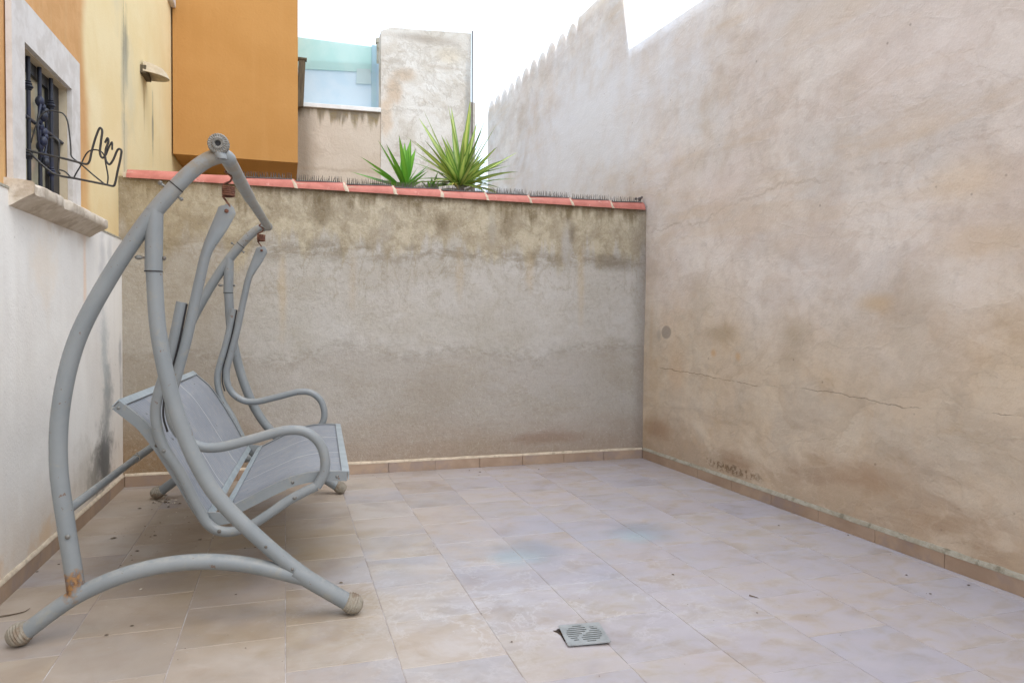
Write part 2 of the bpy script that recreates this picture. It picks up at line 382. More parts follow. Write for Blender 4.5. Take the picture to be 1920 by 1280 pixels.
# ------------------------------------------------------------------ left house materials
def mat_plinth():
    m = Mat('white_dado_paint'); x, y, z = m.xyz()
    big = m.noise(1.6, 5, .6, .4); mid = m.noise(7, 5, .65, .3); fine = m.noise(70, 3, .6)
    st = m.noise(1, 5, .6, .3, sc=(1, 9, .8))
    c = m.mix(m.mr(big, .35, .65), lin(210,206,199), lin(200,195,188))
    c = m.mix(m.ma('MULTIPLY', m.mr(st, .48, .7), .14), c, lin(188,180,168))
    # dirty foot
    c = m.mix(m.ma('MULTIPLY', m.mr(m.ma('MULTIPLY_ADD', mid, .5, z), .75, .3), .4), c, lin(190,172,150))
    for a0, z0, ra, rz, col, k in ((4.72,1.45,.05,.4,(206,172,140),.55),(4.66,1.68,.12,.12,(176,160,144),.5),(5.1,1.55,.13,.28,(158,156,156),.5),
                                   (5.3,1.6,.1,.2,(150,150,150),.45),(5.08,1.2,.2,.3,(190,188,186),.4),
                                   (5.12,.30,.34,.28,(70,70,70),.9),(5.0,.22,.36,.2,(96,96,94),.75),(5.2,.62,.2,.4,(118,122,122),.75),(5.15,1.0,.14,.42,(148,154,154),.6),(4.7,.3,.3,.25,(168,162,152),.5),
                                   (5.55,.95,.06,.2,(130,130,132),.6),(5.57,.7,.05,.22,(140,138,136),.5),(4.85,.18,.2,.18,(140,134,124),.55),
                                   (4.3,1.7,.35,.07,(150,132,112),.55),(4.0,.12,.3,.1,(196,160,110),.5),(3.4,.15,.2,.12,(190,150,100),.4),(4.05,1.45,.3,.3,(206,186,160),.35)):
        sp = m.spot(y, z, a0, z0, ra, rz, mid, .8, .9)
        c = m.mix(m.ma('MULTIPLY', sp, k), c, lin(*col))
    c = m.mix(m.ma('MULTIPLY', m.mr(m.noise(22, 4, .7), .66, .74), .35), c, lin(120,112,104))
    return m.end(c, .8, m.bump(m.ma('ADD', fine, m.ma('MULTIPLY', mid, 2)), .25, .006), spec=.25, adj=(.95, 1.35))
def mat_yellow():
    m = Mat('faded_yellow_paint'); x, y, z = m.xyz()
    big = m.noise(1.6, 5, .6, .4); mid = m.noise(6, 5, .65, .4); fine = m.noise(70, 3, .6)
    st = m.noise(1, 5, .6, .2, sc=(1, 14, .6))
    yel = m.mix(m.mr(big, .35, .65), lin(226,205,158), lin(222,198,146))
    orr = m.mix(m.mr(mid, .35, .65), lin(202,152,96), lin(194,144,86))
    lim = m.ma('MULTIPLY_ADD', m.ma('SUBTRACT', m.noise(1.7, 3, .5), .5), .40, m.ma('MULTIPLY_ADD', z, -.07, 5.02))
    k = m.mr(m.ma('SUBTRACT', y, lim), -.09, .09)
    c = m.mix(k, orr, yel)
    c = m.mix(m.ma('MULTIPLY', m.mr(st, .55, .75), .18), c, lin(200,180,140))
    low = m.ma('MULTIPLY', m.mr(m.ma('MULTIPLY_ADD', mid, .5, z), 2.5, 2.0), .35)
    c = m.mix(low, c, lin(224,186,122))
    for a0, z0, ra, rz, col, kk in ((5.86,3.15,.13,.42,(128,126,112),.85),(5.78,3.0,.1,.7,(160,154,134),.6),(5.82,2.45,.14,.6,(188,180,156),.55),
                                    (6.85,2.85,.06,.42,(118,116,108),.8),(6.0,2.9,.3,.5,(200,190,160),.5),(6.5,3.0,.05,.3,(150,110,60),.5),
                                    (4.98,3.35,.06,.2,(190,138,90),.6),(5.6,3.6,.25,.5,(196,186,160),.45),(5.1,2.5,.3,.3,(232,216,178),.4)):
        sp = m.spot(y, z, a0, z0, ra, rz, mid, .6, .95)
        c = m.mix(m.ma('MULTIPLY', sp, kk), c, lin(*col))
    # settlement crack beside the boundary wall
    dl = m.ma('ABSOLUTE', m.ma('SUBTRACT', m.ma('MULTIPLY_ADD', m.ma('SUBTRACT', m.noise(8, 4, .7), .5), .06, y), 5.80))
    c = m.mix(m.ma('MULTIPLY', m.mr(dl, .012, .002), .6), c, lin(120,112,92))
    return m.end(c, .85, m.bump(m.ma('ADD', fine, m.ma('MULTIPLY', mid, 2)), .25, .006), spec=.2, adj=(.95, 1.06))
def mat_orange():
    m = Mat('orange_paint'); x, y, z = m.xyz()
    a = m.noise(1.3, 5, .6, .3); b = m.noise(40, 4, .6); st = m.noise(1, 4, .6, .1, sc=(7, 1, .5))
    c = m.mix(m.mr(a, .35, .65), lin(190,140,82), lin(184,134,76))
    c = m.mix(m.ma('MULTIPLY', m.mr(st, .5, .7), .22), c, lin(198,150,94))
    c = m.mix(m.ma('MULTIPLY', m.mr(b, .62, .72), .2), c, lin(160,110,60))
    return m.end(c, .85, m.bump(b, .3, .006), spec=.2)
def simple(name, c1, c2, sc=12, rough=.7, bstr=.2, bd=.004, metal=0, spots=None, spec=None, stretch=None):
    m = Mat(name)
    n = m.noise(sc, 5, .65, .3, sc=stretch)
    c = m.mix(m.mr(n, .38, .64), lin(*c1), lin(*c2))
    if spots:
        col, s2, lo, hi, k = spots
        c = m.mix(m.ma('MULTIPLY', m.mr(m.noise(s2, 5, .7, .2, loc=(3,1,2)), lo, hi), k), c, lin(*col))
    return m.end(c, rough, m.bump(m.noise(sc*4, 4, .7), bstr, bd), metal, spec)

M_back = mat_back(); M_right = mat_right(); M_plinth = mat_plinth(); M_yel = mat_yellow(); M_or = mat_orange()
M_stone = simple('pale_stone', (214,208,202), (200,192,184), 9, .8, .25, .004, spots=((176,166,152), 5, .55, .7, .4))
M_sill = simple('worn_sill_stone', (200,186,166), (216,204,188), 8, .85, .5, .008, spots=((160,140,116), 7, .5, .66, .6))
M_skirt = simple('beige_skirting_tile', (174,150,128), (158,134,113), 3, .55, .12, .002, spots=((140,128,128), 2.2, .5, .62, .5))
M_mortar = simple('pale_mortar', (206,190,168), (186,170,148), 18, .95, .7, .006, spots=((140,128,108), 9, .56, .68, .6))
M_mortarg = simple('grey_mortar', (178,172,156), (160,152,134), 18, .95, .8, .006, spots=((110,104,84), 11, .52, .66, .6))
M_coping = simple('terracotta_coping', (192,118,104), (176,102,88), 8, .65, .25, .004, spots=((226,182,170), 14, .6, .7, .5))
M_spike = simple('dark_plastic', (104,96,92), (84,78,75), 10, .6)
M_iron = simple('blue_black_iron', (28,30,40), (36,39,52), 20, .5, .3, .002, spots=((34,40,74), 6, .5, .6, .6))
M_wire = simple('black_wire', (44,42,40), (58,54,50), 30, .45)
M_dark = simple('dark_frame', (34,32,34), (44,42,42), 10, .5)
M_pane = simple('window_glass', (186,180,156), (166,160,136), 3, .12, 0, .001)
M_rust = simple('rusty_spring', (122,80,62), (92,58,46), 40, .8, .6, .003, spots=((150,108,84), 30, .5, .6, .6))
M_brown = simple('brown_wood', (104,92,72), (84,74,58), 6, .85, .5, .006, stretch=(8,8,1))
M_tower = simple('old_whitewash', (222,218,212), (206,200,190), 1.6, .9, .5, .01, spots=((186,164,134), 1.1, .52, .66, .7))
M_ground = simple('bare_ground', (150,140,126), (130,122,108), 2, .95, .4, .02)
M_steel = simple('grate_steel', (178,182,182), (162,166,166), 20, .4, .1, .001, metal=.5)
M_hole_shade = simple('hole_shade_brown', (84,66,50), (40,33,28), 30, .95, .8, .01)  # dark brown colour for the shade in the drain opening
M_bolt = simple('dull_bolt_metal', (128,128,124), (100,92,84), 40, .5, .2, .001, metal=.4)
M_cap = simple('grimy_plastic_cap', (150,142,128), (128,120,106), 22, .7, .3, .003, spots=((110,84,58), 10, .5, .62, .6))

# swing paint: grey blue powder coat, dusty, rust where it chips
def mat_swing(rustz=None):
    m = Mat('grey_powder_coat'); x, y, z = m.xyz()
    n = m.noise(5, 5, .6, .2); f = m.noise(90, 3, .6)
    c = m.mix(m.mr(n, .35, .65), lin(125,130,132), lin(133,137,138))
    c = m.mix(m.ma('MULTIPLY', m.mr(z, 1.5, 1.85), .18), c, lin(176,178,176))
    c = m.mix(m.ma('MULTIPLY', m.mr(m.noise(14, 5, .7, .3), .56, .7), .35), c, lin(150,144,128))
    geo = m.N('ShaderNodeNewGeometry')
    up = m.xyz(geo.outputs['Normal'])[2]
    c = m.mix(m.ma('MULTIPLY', m.ma('MULTIPLY', m.mr(up, .3, .9), m.mr(m.noise(24, 5, .7), .4, .65)), .3), c, lin(176,170,158))
    chips = m.mr(m.noise(34, 3, .6, 0, loc=(2,5,1)), .685, .71)
    c = m.mix(m.ma('MULTIPLY', chips, .7), c, lin(110,78,56))
    gr = m.ma('MULTIPLY', m.mr(z, 1.62, 1.8), m.mr(m.noise(12, 6, .75, .3, loc=(1,4,2)), .44, .62))
    c = m.mix(m.ma('MULTIPLY', gr, .55), c, lin(138,124,100))
    if rustz:
        x0, y0, z0, r = rustz
        d = m.N('ShaderNodeVectorMath', operation='DISTANCE'); m.put(d.inputs[0], m.mp((1,1,.55))); d.inputs[1].default_value = (x0, y0, z0*.55)
        k = m.mr(m.ma('MULTIPLY_ADD', m.ma('SUBTRACT', m.noise(30, 5, .7), .5), .07, d.outputs['Value']), r, r*.6)
        c = m.mix(k, c, m.mix(m.mr(m.noise(60, 4, .7), .4, .6), lin(150,112,70), lin(92,58,36)))
    return m.end(c, .42, m.bump(f, .12, .002), spec=.45)
# ------------------------------------------------------------------ ground + paving
g = meshobj('ground', [(-400,-400,-.03),(400,-400,-.03),(400,400,-.03),(-400,400,-.03)], [(0,1,2,3)], M_ground); tag(g, kind='structure')
def mat_grout():
    m = Mat('tile_grout'); x, y, z = m.xyz()
    n = m.noise(5, 5, .7, .3)
    c = m.mix(m.mr(n, .42, .66), lin(170,156,148), lin(204,198,196))
    return m.end(c, .9, m.bump(m.noise(120, 3, .6), .3, .002), adj=(.9, .85))
def mat_tile():
    m = Mat('glazed_paving_tile'); x, y, z = m.xyz()
    at = m.N('ShaderNodeAttribute'); at.attribute_name = 'tint'
    sd = m.N('ShaderNodeAttribute'); sd.attribute_name = 'tile_seed'
    va = m.N('ShaderNodeVectorMath', operation='MULTIPLY_ADD'); m.put(va.inputs[0], sd.outputs['Color']); va.inputs[1].default_value = (17, 23, 11); m.put(va.inputs[2], m.co)
    tv = va.outputs[0]     # texture space shifted tile by tile, so the print breaks at every joint
    big = m.noise(1.4, 5, .62, .3); mid = m.noise(5, 6, .68, .3); f = m.noise(90, 4, .7); fl_ = m.noise(22, 5, .75, .4)
    tn = m.noise(2.6, 5, .6, .5, vec=tv); tn2 = m.noise(6, 6, .65, .5, vec=m.mp((1,1.6,1), loc=(5,2,1), vec=tv))
    c = m.mix(m.ma('MULTIPLY', m.mr(mid, .42, .66), .42), at.outputs['Color'], lin(194,184,176))
    c = m.mix(m.ma('MULTIPLY', m.mr(m.noise(3.1, 5, .6, .8, loc=(7,3,0)), .48, .7), .32), c, lin(158,134,118))
    c = m.mix(m.ma('MULTIPLY', m.mr(tn, .42, .64), .55), c, lin(198,184,172))
    c = m.mix(m.ma('MULTIPLY', m.mr(tn, .47, .34), .50), c, lin(160,148,142))
    c = m.mix(m.ma('MULTIPLY', m.mr(tn2, .50, .66), .32), c, lin(170,148,128))
    # lime bloom, whitish, strongest in the middle of the yard
    zone = m.spot(x, y, 1.05, 2.9, 1.4, 1.1, big, .6, .9)
    bl = m.ma('MULTIPLY', zone, m.mr(m.noise(3.2, 8, .74, .6, loc=(1,2,0), sc=(.8,1.3,1)), .42, .64))
    c = m.mix(m.ma('MULTIPLY', bl, .62), c, lin(212,210,212))
    c = m.mix(m.ma('MULTIPLY', m.ma('MULTIPLY', m.tide(3.0, .5, .06, .006, rough=.7), zone), .5), c, lin(222,220,220))
    # sky reflection painted lavender-grey away from the swing, ochre damp under it
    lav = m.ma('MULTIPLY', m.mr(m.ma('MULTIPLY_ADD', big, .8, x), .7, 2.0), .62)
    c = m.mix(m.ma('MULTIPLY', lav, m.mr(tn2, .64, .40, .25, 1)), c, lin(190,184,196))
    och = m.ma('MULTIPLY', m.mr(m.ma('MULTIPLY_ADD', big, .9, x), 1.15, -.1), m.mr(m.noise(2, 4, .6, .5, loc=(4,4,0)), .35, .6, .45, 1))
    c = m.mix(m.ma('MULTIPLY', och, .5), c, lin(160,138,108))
    dirt = m.ma('MULTIPLY', m.spot(x, y, -.4, 3.9, 1.0, 2.2, mid, .6, .9), .25)
    c = m.mix(dirt, c, lin(140,122,112))
    c = m.mix(m.ma('MULTIPLY', m.mr(m.ma('MULTIPLY_ADD', fl_, .2, y), 5.5, 5.75), .4), c, lin(150,134,122))
    blz = m.ma('MULTIPLY', m.spot(x, y, 1.1, 3.5, 1.7, 1.1, big, .5, .9), m.mr(m.noise(2.2, 5, .6, .4, vec=tv, loc=(3,3,3)), .42, .62))
    c = m.mix(m.ma('MULTIPLY', blz, .45), c, lin(172,176,192))
    och2 = m.ma('MULTIPLY', m.spot(x, y, .0, 3.6, .8, 1.5, mid, .5, .9), m.mr(m.noise(1.5, 4, .6, .4, loc=(9,1,0)), .40, .58))
    c = m.mix(m.ma('MULTIPLY', och2, .5), c, lin(170,144,98))
    # two bluish tiles
    for a0, b0 in ((1.20,3.48),(1.95,3.62)):
        c = m.mix(m.ma('MULTIPLY', m.spot(x, y, a0, b0, .28, .3, mid, .5, .9), .6), c, lin(150,158,172))
        c = m.mix(m.ma('MULTIPLY', m.spot(x, y, a0-.08, b0-.08, .2, .16, mid, .6, .95), .5), c, lin(172,196,206))
    c = m.mix(m.ma('MULTIPLY', m.mr(f, .62, .74), .14), c, lin(120,104,94))
    c = m.mix(m.ma('MULTIPLY', m.mr(fl_, .64, .72), .35), c, lin(214,210,208))
    r = m.mr(mid, .3, .7, .38, .62)
    return m.end(c, r, m.bump(m.ma('ADD', f, m.ma('MULTIPLY', mid, 3)), .12, .004), spec=.5, adj=(.95, .84))
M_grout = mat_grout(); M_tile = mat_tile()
T = .383
pav = meshobj('paving_bed', [(-1.6,-3,-.0018),(3.9,-3,-.0018),(3.9,6.0,-.0018),(-1.6,6.0,-.0018)], [(0,1,2,3)], M_grout); tag(pav, kind='structure')
verts = []; faces = []; cols = []; seeds = []
offs = {0: .01+.19, 1: .11, 2: .27, 3: .30, 4: .10}
GR = .0015
GC = (fl(1050,1177)+fl(1142,1210))/2     # centre of the drain
for ci in range(-5, 10):
    off = offs.get(ci, random.random()*T)
    for rj in range(-9, 17):
        x0 = ci*T+GR; x1 = (ci+1)*T-GR; y0 = rj*T+off+GR; y1 = (rj+1)*T+off-GR
        if y0 > BY+.05 or x1 < -1.5: continue
        n = len(verts)
        dz = random.uniform(-.0003, .0003)
        e = .0015
        if ci == 1 and y0 < GC.y < y1: pass
        verts += [(x0,y0,-.002+dz),(x1,y0,-.002+dz),(x1,y1,-.002+dz),(x0,y1,-.002+dz),
                  (x0+e,y0+e,dz),(x1-e,y0+e,dz),(x1-e,y1-e,dz),(x0+e,y1-e,dz)]
        fs = [(4,5,6,7),(0,1,5,4),(1,2,6,5),(2,3,7,6),(3,0,4,7)]
        b = random.choice([(186,173,158),(182,171,160),(188,176,161),(180,165,149),(176,171,172),(184,173,157),(172,168,172),(190,181,172),(176,169,164),(188,173,156)])
        k = random.uniform(-6, 5); col = lin(b[0]+k, b[1]+k, b[2]+k)
        faces += [tuple(i+n for i in f) for f in fs]; cols += [col]*5; seeds.append((random.random(), random.random(), random.random(), 1))
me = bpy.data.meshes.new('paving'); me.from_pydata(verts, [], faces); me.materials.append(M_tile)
ca = me.color_attributes.new('tint', 'FLOAT_COLOR', 'CORNER'); me.color_attributes.new('tile_seed', 'FLOAT_COLOR', 'CORNER'); ca = me.color_attributes['tint']; cb = me.color_attributes['tile_seed']
li = 0
for p, c in zip(me.polygons, cols):
    sd_ = seeds[p.index//5]
    for _ in p.loop_indices: ca.data[li].color = c; cb.data[li].color = sd_; li += 1
tag(link(bpy.data.objects.new('paving', me)), kind='structure')

# ------------------------------------------------------------------ back wall
bw = empty('boundary_wall', 'stained grey cement boundary wall topped by terracotta coping tiles, behind the swing', 'wall')
bw.location = (1, BY+.1, 0)
def under(o, root):     # parent keeping world coordinates
    o.parent = root; o.matrix_parent_inverse = Matrix.Translation(root.location).inverted(); return o
def bumpy_wall(name, x0, x1, z0, z1, yf, th, mat):
    nx, nz = 90, 60; vs = []; fs = []
    for j in range(nz+1):
        for i in range(nx+1):
            x = x0+(x1-x0)*i/nx; z = z0+(z1-z0)*j/nz
            d = mnoise.fractal(Vector((x*1.3, 3, z*1.3)), 1, 2, 3)*.006 if 0 < j < nz else 0
            vs.append((x, yf+d, z))
    for j in range(nz):
        for i in range(nx):
            a = j*(nx+1)+i; fs.append((a, a+1, a+nx+2, a+nx+1))
    n = len(vs); vs += [(x0,yf+th,z0),(x1,yf+th,z0),(x1,yf+th,z1),(x0,yf+th,z1)]
    fs += [(n+1,n,n+3,n+2), (nz*(nx+1), nz*(nx+1)+nx, n+2, n+3)]
    o = meshobj(name, vs, fs, mat, smooth=False)
    for p in o.data.polygons[:nx*nz]: p.use_smooth = True
    return o
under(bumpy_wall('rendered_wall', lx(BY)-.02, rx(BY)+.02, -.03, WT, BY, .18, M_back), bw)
# coping tiles
JX = [-1.075+.3765*i for i in range(12)]; JX[0] = -1.068; JX[-1] = rx(BY)-.03
cy = BY+.058; cz = WT-.010
for i in range(11):
    xa, xb = JX[i], JX[i+1]+.012
    r0, r1 = .066+random.uniform(-.002,.002), .078+random.uniform(-.002,.003)
    mb = MB(); vs = []; fs = []; NX, NS = 6, 16
    for th in (0, -.012):
        for a in range(NX+1):
            t = a/NX; x = xa+(xb-xa)*t
            r = r0+(r1-r0)*t+th
            for k in range(NS+1):
                an = math.pi*k/NS
                jt = mnoise.noise(Vector((x*9, an*2, i)))*.0012
                vs.append((x, cy-math.cos(an)*(r+jt)*1.05, cz+math.sin(an)*(r+jt)+(.002 if th else 0)))
    Wd = NS+1
    for a in range(NX):
        for k in range(NS):
            p = a*Wd+k; fs.append((p, p+1, p+Wd+1, p+Wd)); q = p+(NX+1)*Wd; fs.append((q, q+Wd, q+Wd+1, q+1))
    o2 = (NX+1)*Wd
    for k in range(NS):
        fs.append((k, k+o2, k+1+o2, k+1)); p = NX*Wd+k; fs.append((p, p+1, p+1+o2, p+o2))
    for a in range(NX):
        for kk in (0, NS):
            p = a*Wd+kk; fs.append((p, p+Wd, p+Wd+o2, p+o2))
    mb.add(vs, fs)
    under(mb.build('coping_tile', M_coping, None, smooth=True), bw)
    # mortar collar at the joint
    mb = MB(); vs = []; fs = []
    K = 14
    for a, (dx, dr) in enumerate(((-.010,.0005),(-.003,.004),(.005,.003),(.014,-.006),(.022,-.013))):
        for k in range(K+1):
            an = math.pi*k/K*1.0
            jr = mnoise.noise(Vector((i*3.1+dx*40, an*3, 2)))*.004; jx = mnoise.noise(Vector((i*7.3, an*2.5, dx*10)))*.010 - (math.sin(an)*.020)
            vs.append((JX[i+1]+.016+dx+jx, cy-math.cos(an)*(r1+dr+jr)*1.05, cz-.003+math.sin(an)*(r1+dr+jr)))
    for a in range(4):
        for k in range(K): p = a*(K+1)+k; fs.append((p, p+1, p+K+2, p+K+1))
    mb.add(vs, fs)
    if i < 10: under(mb.build('joint_mortar', M_mortar, None, smooth=True), bw)
mb = MB()   # mortar bed under the tiles, closes the half round
mb.box((-1.09, cy-.06, WT-.008), (rx(BY)-.02, cy+.06, WT+.03))
under(mb.build('mortar_bed', M_mortar), bw)
# skirting of the back wall: tile pieces with a mortar bead on top
def skirting(root, A, B, inward, n, hgt=.078, bead=M_mortar, bw_=.012):
    d = (B-A); L = d.length; d.normalize(); inn = Vector(inward).normalized()
    for i in range(n):
        a = A+d*(L*i/n+.0015); b = A+d*(L*(i+1)/n-.0015); z1 = hgt+random.uniform(-.001,.001); tt = .011
        mb = MB(); mb.hexa([a-inn*.02, b-inn*.02, b+inn*tt, a+inn*tt]+[p+Vector((0,0,z1)) for p in (a-inn*.02, b-inn*.02, b+inn*tt, a+inn*tt)])
        under(mb.build('skirting_tile', M_skirt, None, bevel=.0015), root)
    mb = MB(); N = int(L/.03); vs = []; fs = []
    for i in range(N+1):
        p = A+d*(L*i/N); j = mnoise.noise(Vector((p.x*14, p.y*14, 1)))*.0035; j2 = mnoise.noise(Vector((p.x*9, p.y*9, 7)))*.004
        for (o_, z_) in ((.0125+j*.3, hgt-.001), (.0115+j*.4, hgt+.006+j*.5), (.001, hgt+bw_+.006+j2), (-.02, hgt+bw_+.006+j2), (-.02, hgt-.001)):
            vs.append(p+inn*o_+Vector((0,0,z_)))
    for i in range(N):
        for k in range(5):
            k2 = (k+1) % 5; fs.append((i*5+k, i*5+k2, (i+1)*5+k2, (i+1)*5+k))
    fs += [(4,3,2,1,0), tuple(N*5+k for k in range(5))]
    mb.add(vs, fs); under(mb.build('mortar_bead', bead, None, smooth=True), root)
skirting(bw, Vector((lx(BY)+.012, BY, 0)), Vector((rx(BY)-.012, BY, 0)), (0,-1,0), 11)

# ------------------------------------------------------------------ right wall
rw = empty('building_wall', 'tall pinkish beige rendered wall of the neighbouring building on the right, stepped at the top', 'building')
rw.location = (rx(3), 3, 0)
prof = [(-3, 3.63), (4.0, 3.66), (5.0, 3.69), (5.95, 3.715), (6.02, 3.95), (6.10, 4.25), (6.20, 4.47), (7.1, 4.46)]
teeth = 11; ya, yb = 7.14, 10.32
for i in range(teeth):
    for k in range(8):
        t = k/8; yy = ya+(yb-ya)*(i+t)/teeth
        zz = 4.47-.14*(1-math.sin(math.pi*t)**.7) + mnoise.noise(Vector((i*3.3,t,0)))*.015
        prof.append((yy, zz))
prof.append((10.33, 4.31))
def gridwall(name, prof, xf, thick, zmin, mat, outward):
    """wall facing the yard; prof is the roofline y,z; the face is subdivided for gentle relief"""
    ys = []
    for (a, _), (b, _) in zip(prof, prof[1:]):
        n = max(1, int((b-a)/.12)); ys += [a+(b-a)*k/n for k in range(n)]
    ys.append(prof[-1][0])
    def top(y):
        for (a, za), (b, zb) in zip(prof, prof[1:]):
            if a <= y <= b: return za+(zb-za)*(y-a)/(b-a) if b > a else zb
        return prof[-1][1]
    nz = 40; vs = []; fs = []
    for y in ys:
        zt = top(y)
        for j in range(nz+1):
            z = zmin+(zt-zmin)*j/nz
            d = mnoise.fractal(Vector((1, y*.9, z*.9)), 1, 2, 4)*.012
            if y < 5.9 and z < .12: d *= .2
            vs.append((xf(y)+d*outward, y, z))
    W = nz+1; n = len(ys)
    for i in range(n-1):
        for j in range(nz): a = i*W+j; fs.append((a, a+W, a+W+1, a+1))
    m0 = len(vs)
    for y in ys:
        th = thick if y < 5.90 else .03
        vs += [(xf(y)+th*outward, y, zmin), (xf(y)+th*outward, y, top(y))]
    for i in range(n-1):
        a = m0+2*i; fs.append((a, a+1, a+3, a+2)); fs.append((i*W+nz, (i+1)*W+nz, a+3, a+1))
    fs.append(tuple(range(0, W))+(m0+1, m0)); e = (n-1)*W; fs.append(tuple(range(e+W-1, e-1, -1))+(m0+2*n-2, m0+2*n-1))
    o = meshobj(name, vs, fs, mat)
    for p in o.data.polygons[:(n-1)*nz]: p.use_smooth = True
    bm = bmesh.new(); bm.from_mesh(o.data); bmesh.ops.recalc_face_normals(bm, faces=bm.faces); bm.to_mesh(o.data); bm.free()
    return o
under(gridwall('rendered_wall', prof, rx, .3, -.03, M_right, 1), rw)
skirting(rw, Vector((rx(BY-.014), BY-.014, 0)), Vector((rx(-2), -2, 0)), (-1, -.027, 0), 18, .074, M_mortarg, .018)

# ------------------------------------------------------------------ left house
hs = empty('house', 'yellow and orange painted house on the left with white dado and barred window', 'house')
hs.location = (lx(4), 4, 0)
# dado (white), 18 mm proud of the upper wall
def slab_y(y0, y1, z0, z1, o0, o1, mb, n=1):
    """box following the left wall line between offsets o0 (inside) and o1 (towards the yard)"""
    for i in range(n):
        a = y0+(y1-y0)*i/n; b = y0+(y1-y0)*(i+1)/n
        mb.hexa([(lx(a)+o0,a,z0),(lx(a)+o1,a,z0),(lx(b)+o1,b,z0),(lx(b)+o0,b,z0),(lx(a)+o0,a,z1),(lx(a)+o1,a,z1),(lx(b)+o1,b,z1),(lx(b)+o0,b,z1)])
mb = MB(); slab_y(-3, BY-.0, -.03, 1.757, -.25, 0.0, mb)
under(mb.build('dado', M_plinth), hs)
mb = MB(); slab_y(-3, BY-.02, 1.757, 1.768, -.25, .0035, mb)
under(mb.build('dado_edge', M_mortarg), hs)
# upper wall with the window opening left free
oy0, oy1, oz0, oz1 = 3.77, 4.462, 1.81, 2.452
mb = MB()
slab_y(-3, oy0, 1.768, 5.2, -.25, -.018, mb); slab_y(oy1, 9.6, 1.768, 5.2, -.25, -.018, mb)
slab_y(oy0, oy1, 1.768, oz0, -.25, -.018, mb); slab_y(oy0, oy1, oz1, 5.2, -.25, -.018, mb)
slab_y(BY+.19, 9.6, -.03, 1.768, -.25, -.018, mb)
under(mb.build('upper_wall', M_yel), hs)
# jutting orange storey
mb = MB(); mb.box((-1.062, 7.77, 2.842), (.125, 9.6, 5.2)); under(mb.build('orange_upper_storey', M_or), hs)
mb = MB(); mb.box((-1.058, 9.0, -.03), (.125, 9.6, 2.84)); under(mb.build('recessed_wall', M_yel), hs)
skirting(hs, Vector((lx(BY-.014), BY-.014, 0)), Vector((lx(-2), -2, 0)), (1, -.02, 0), 18, .078, M_mortar, .012)
# window: surround > sill, casement, pane, grille pieces
mb = MB(); T0, T1 = -.012, .012
sy0, sy1, sz0, sz1 = 3.62, 4.612, 1.80, 2.64
slab_y(sy0, oy0, sz0, sz1, T0, T1, mb); slab_y(oy1, sy1, sz0, sz1, T0, T1, mb)
slab_y(oy0, oy1, oz1, sz1, T0, T1, mb)
win = under(mb.build('window', M_stone), hs)
# reveal lining
def sub(o, par):
    o.parent = par; return o
mb = MB()
slab_y(oy1-.004, oy1+.03, oz0, oz1, -.249, T0-.001, mb); slab_y(oy0-.03, oy0+.004, oz0, oz1, -.249, T0-.001, mb); slab_y(oy0+.004, oy1-.004, oz1-.004, oz1+.03, -.249, T0-.001, mb)
sub(mb.build('reveal', simple('cream_reveal', (206,190,162), (194,176,146), 6, .85), None), win)
mb = MB(); fw = .05
slab_y(oy0+.005, oy1-.005, oz0, oz0+.03, -.085, -.050, mb); slab_y(oy0+.005, oy1-.005, oz1-.06, oz1-.005, -.085, -.050, mb)
slab_y(oy1-.17, oy1-.005, oz0+.03, oz1-.06, -.085, -.050, mb); slab_y(oy0+.005, oy0+.06, oz0+.03, oz1-.06, -.085, -.050, mb)
sub(mb.build('casement', M_dark), win)
mb = MB(); slab_y(oy0+.05, oy1-.16, oz0+.02, oz1-.05, -.074, -.068, mb); sub(mb.build('pane', M_pane), win)
# moulded sill
pr = [(-.06,1.812),(.050,1.803),(.088,1.797),(.098,1.788),(.098,1.750),(.092,1.742),(.070,1.730),(.040,1.712),(.012,1.692),(-.0,1.686),(-.06,1.686)]
sy_a, sy_b = 3.60, 4.83; N = 46; vs = []; fs = []
for i in range(N+1):
    y = sy_a+(sy_b-sy_a)*i/N
    for k, (o_, z_) in enumerate(pr):
        wv = mnoise.noise(Vector((y*16, k*1.7, 5)))*.0022*(1 if 0 < k < 10 else 0)
        chip = max(0, mnoise.noise(Vector((y*7+3, 1, 9)))-.05)*.06 if k in (2,3,4) and y < 4.2 else 0
        sl_ = .004 if o_ > .02 else 0
        vs.append((lx(y)+max(o_+wv-chip, -.06), y, z_-chip*.5+wv*.6))
K = len(pr)
for i in range(N):
    for k in range(K): k2 = (k+1) % K; fs.append((i*K+k, i*K+k2, (i+1)*K+k2, (i+1)*K+k))
fs += [tuple(range(K-1,-1,-1)), tuple(N*K+k for k in range(K))]
mb = MB(); mb.add(vs, fs); sub(mb.build('sill', M_sill, None, smooth=True), win)
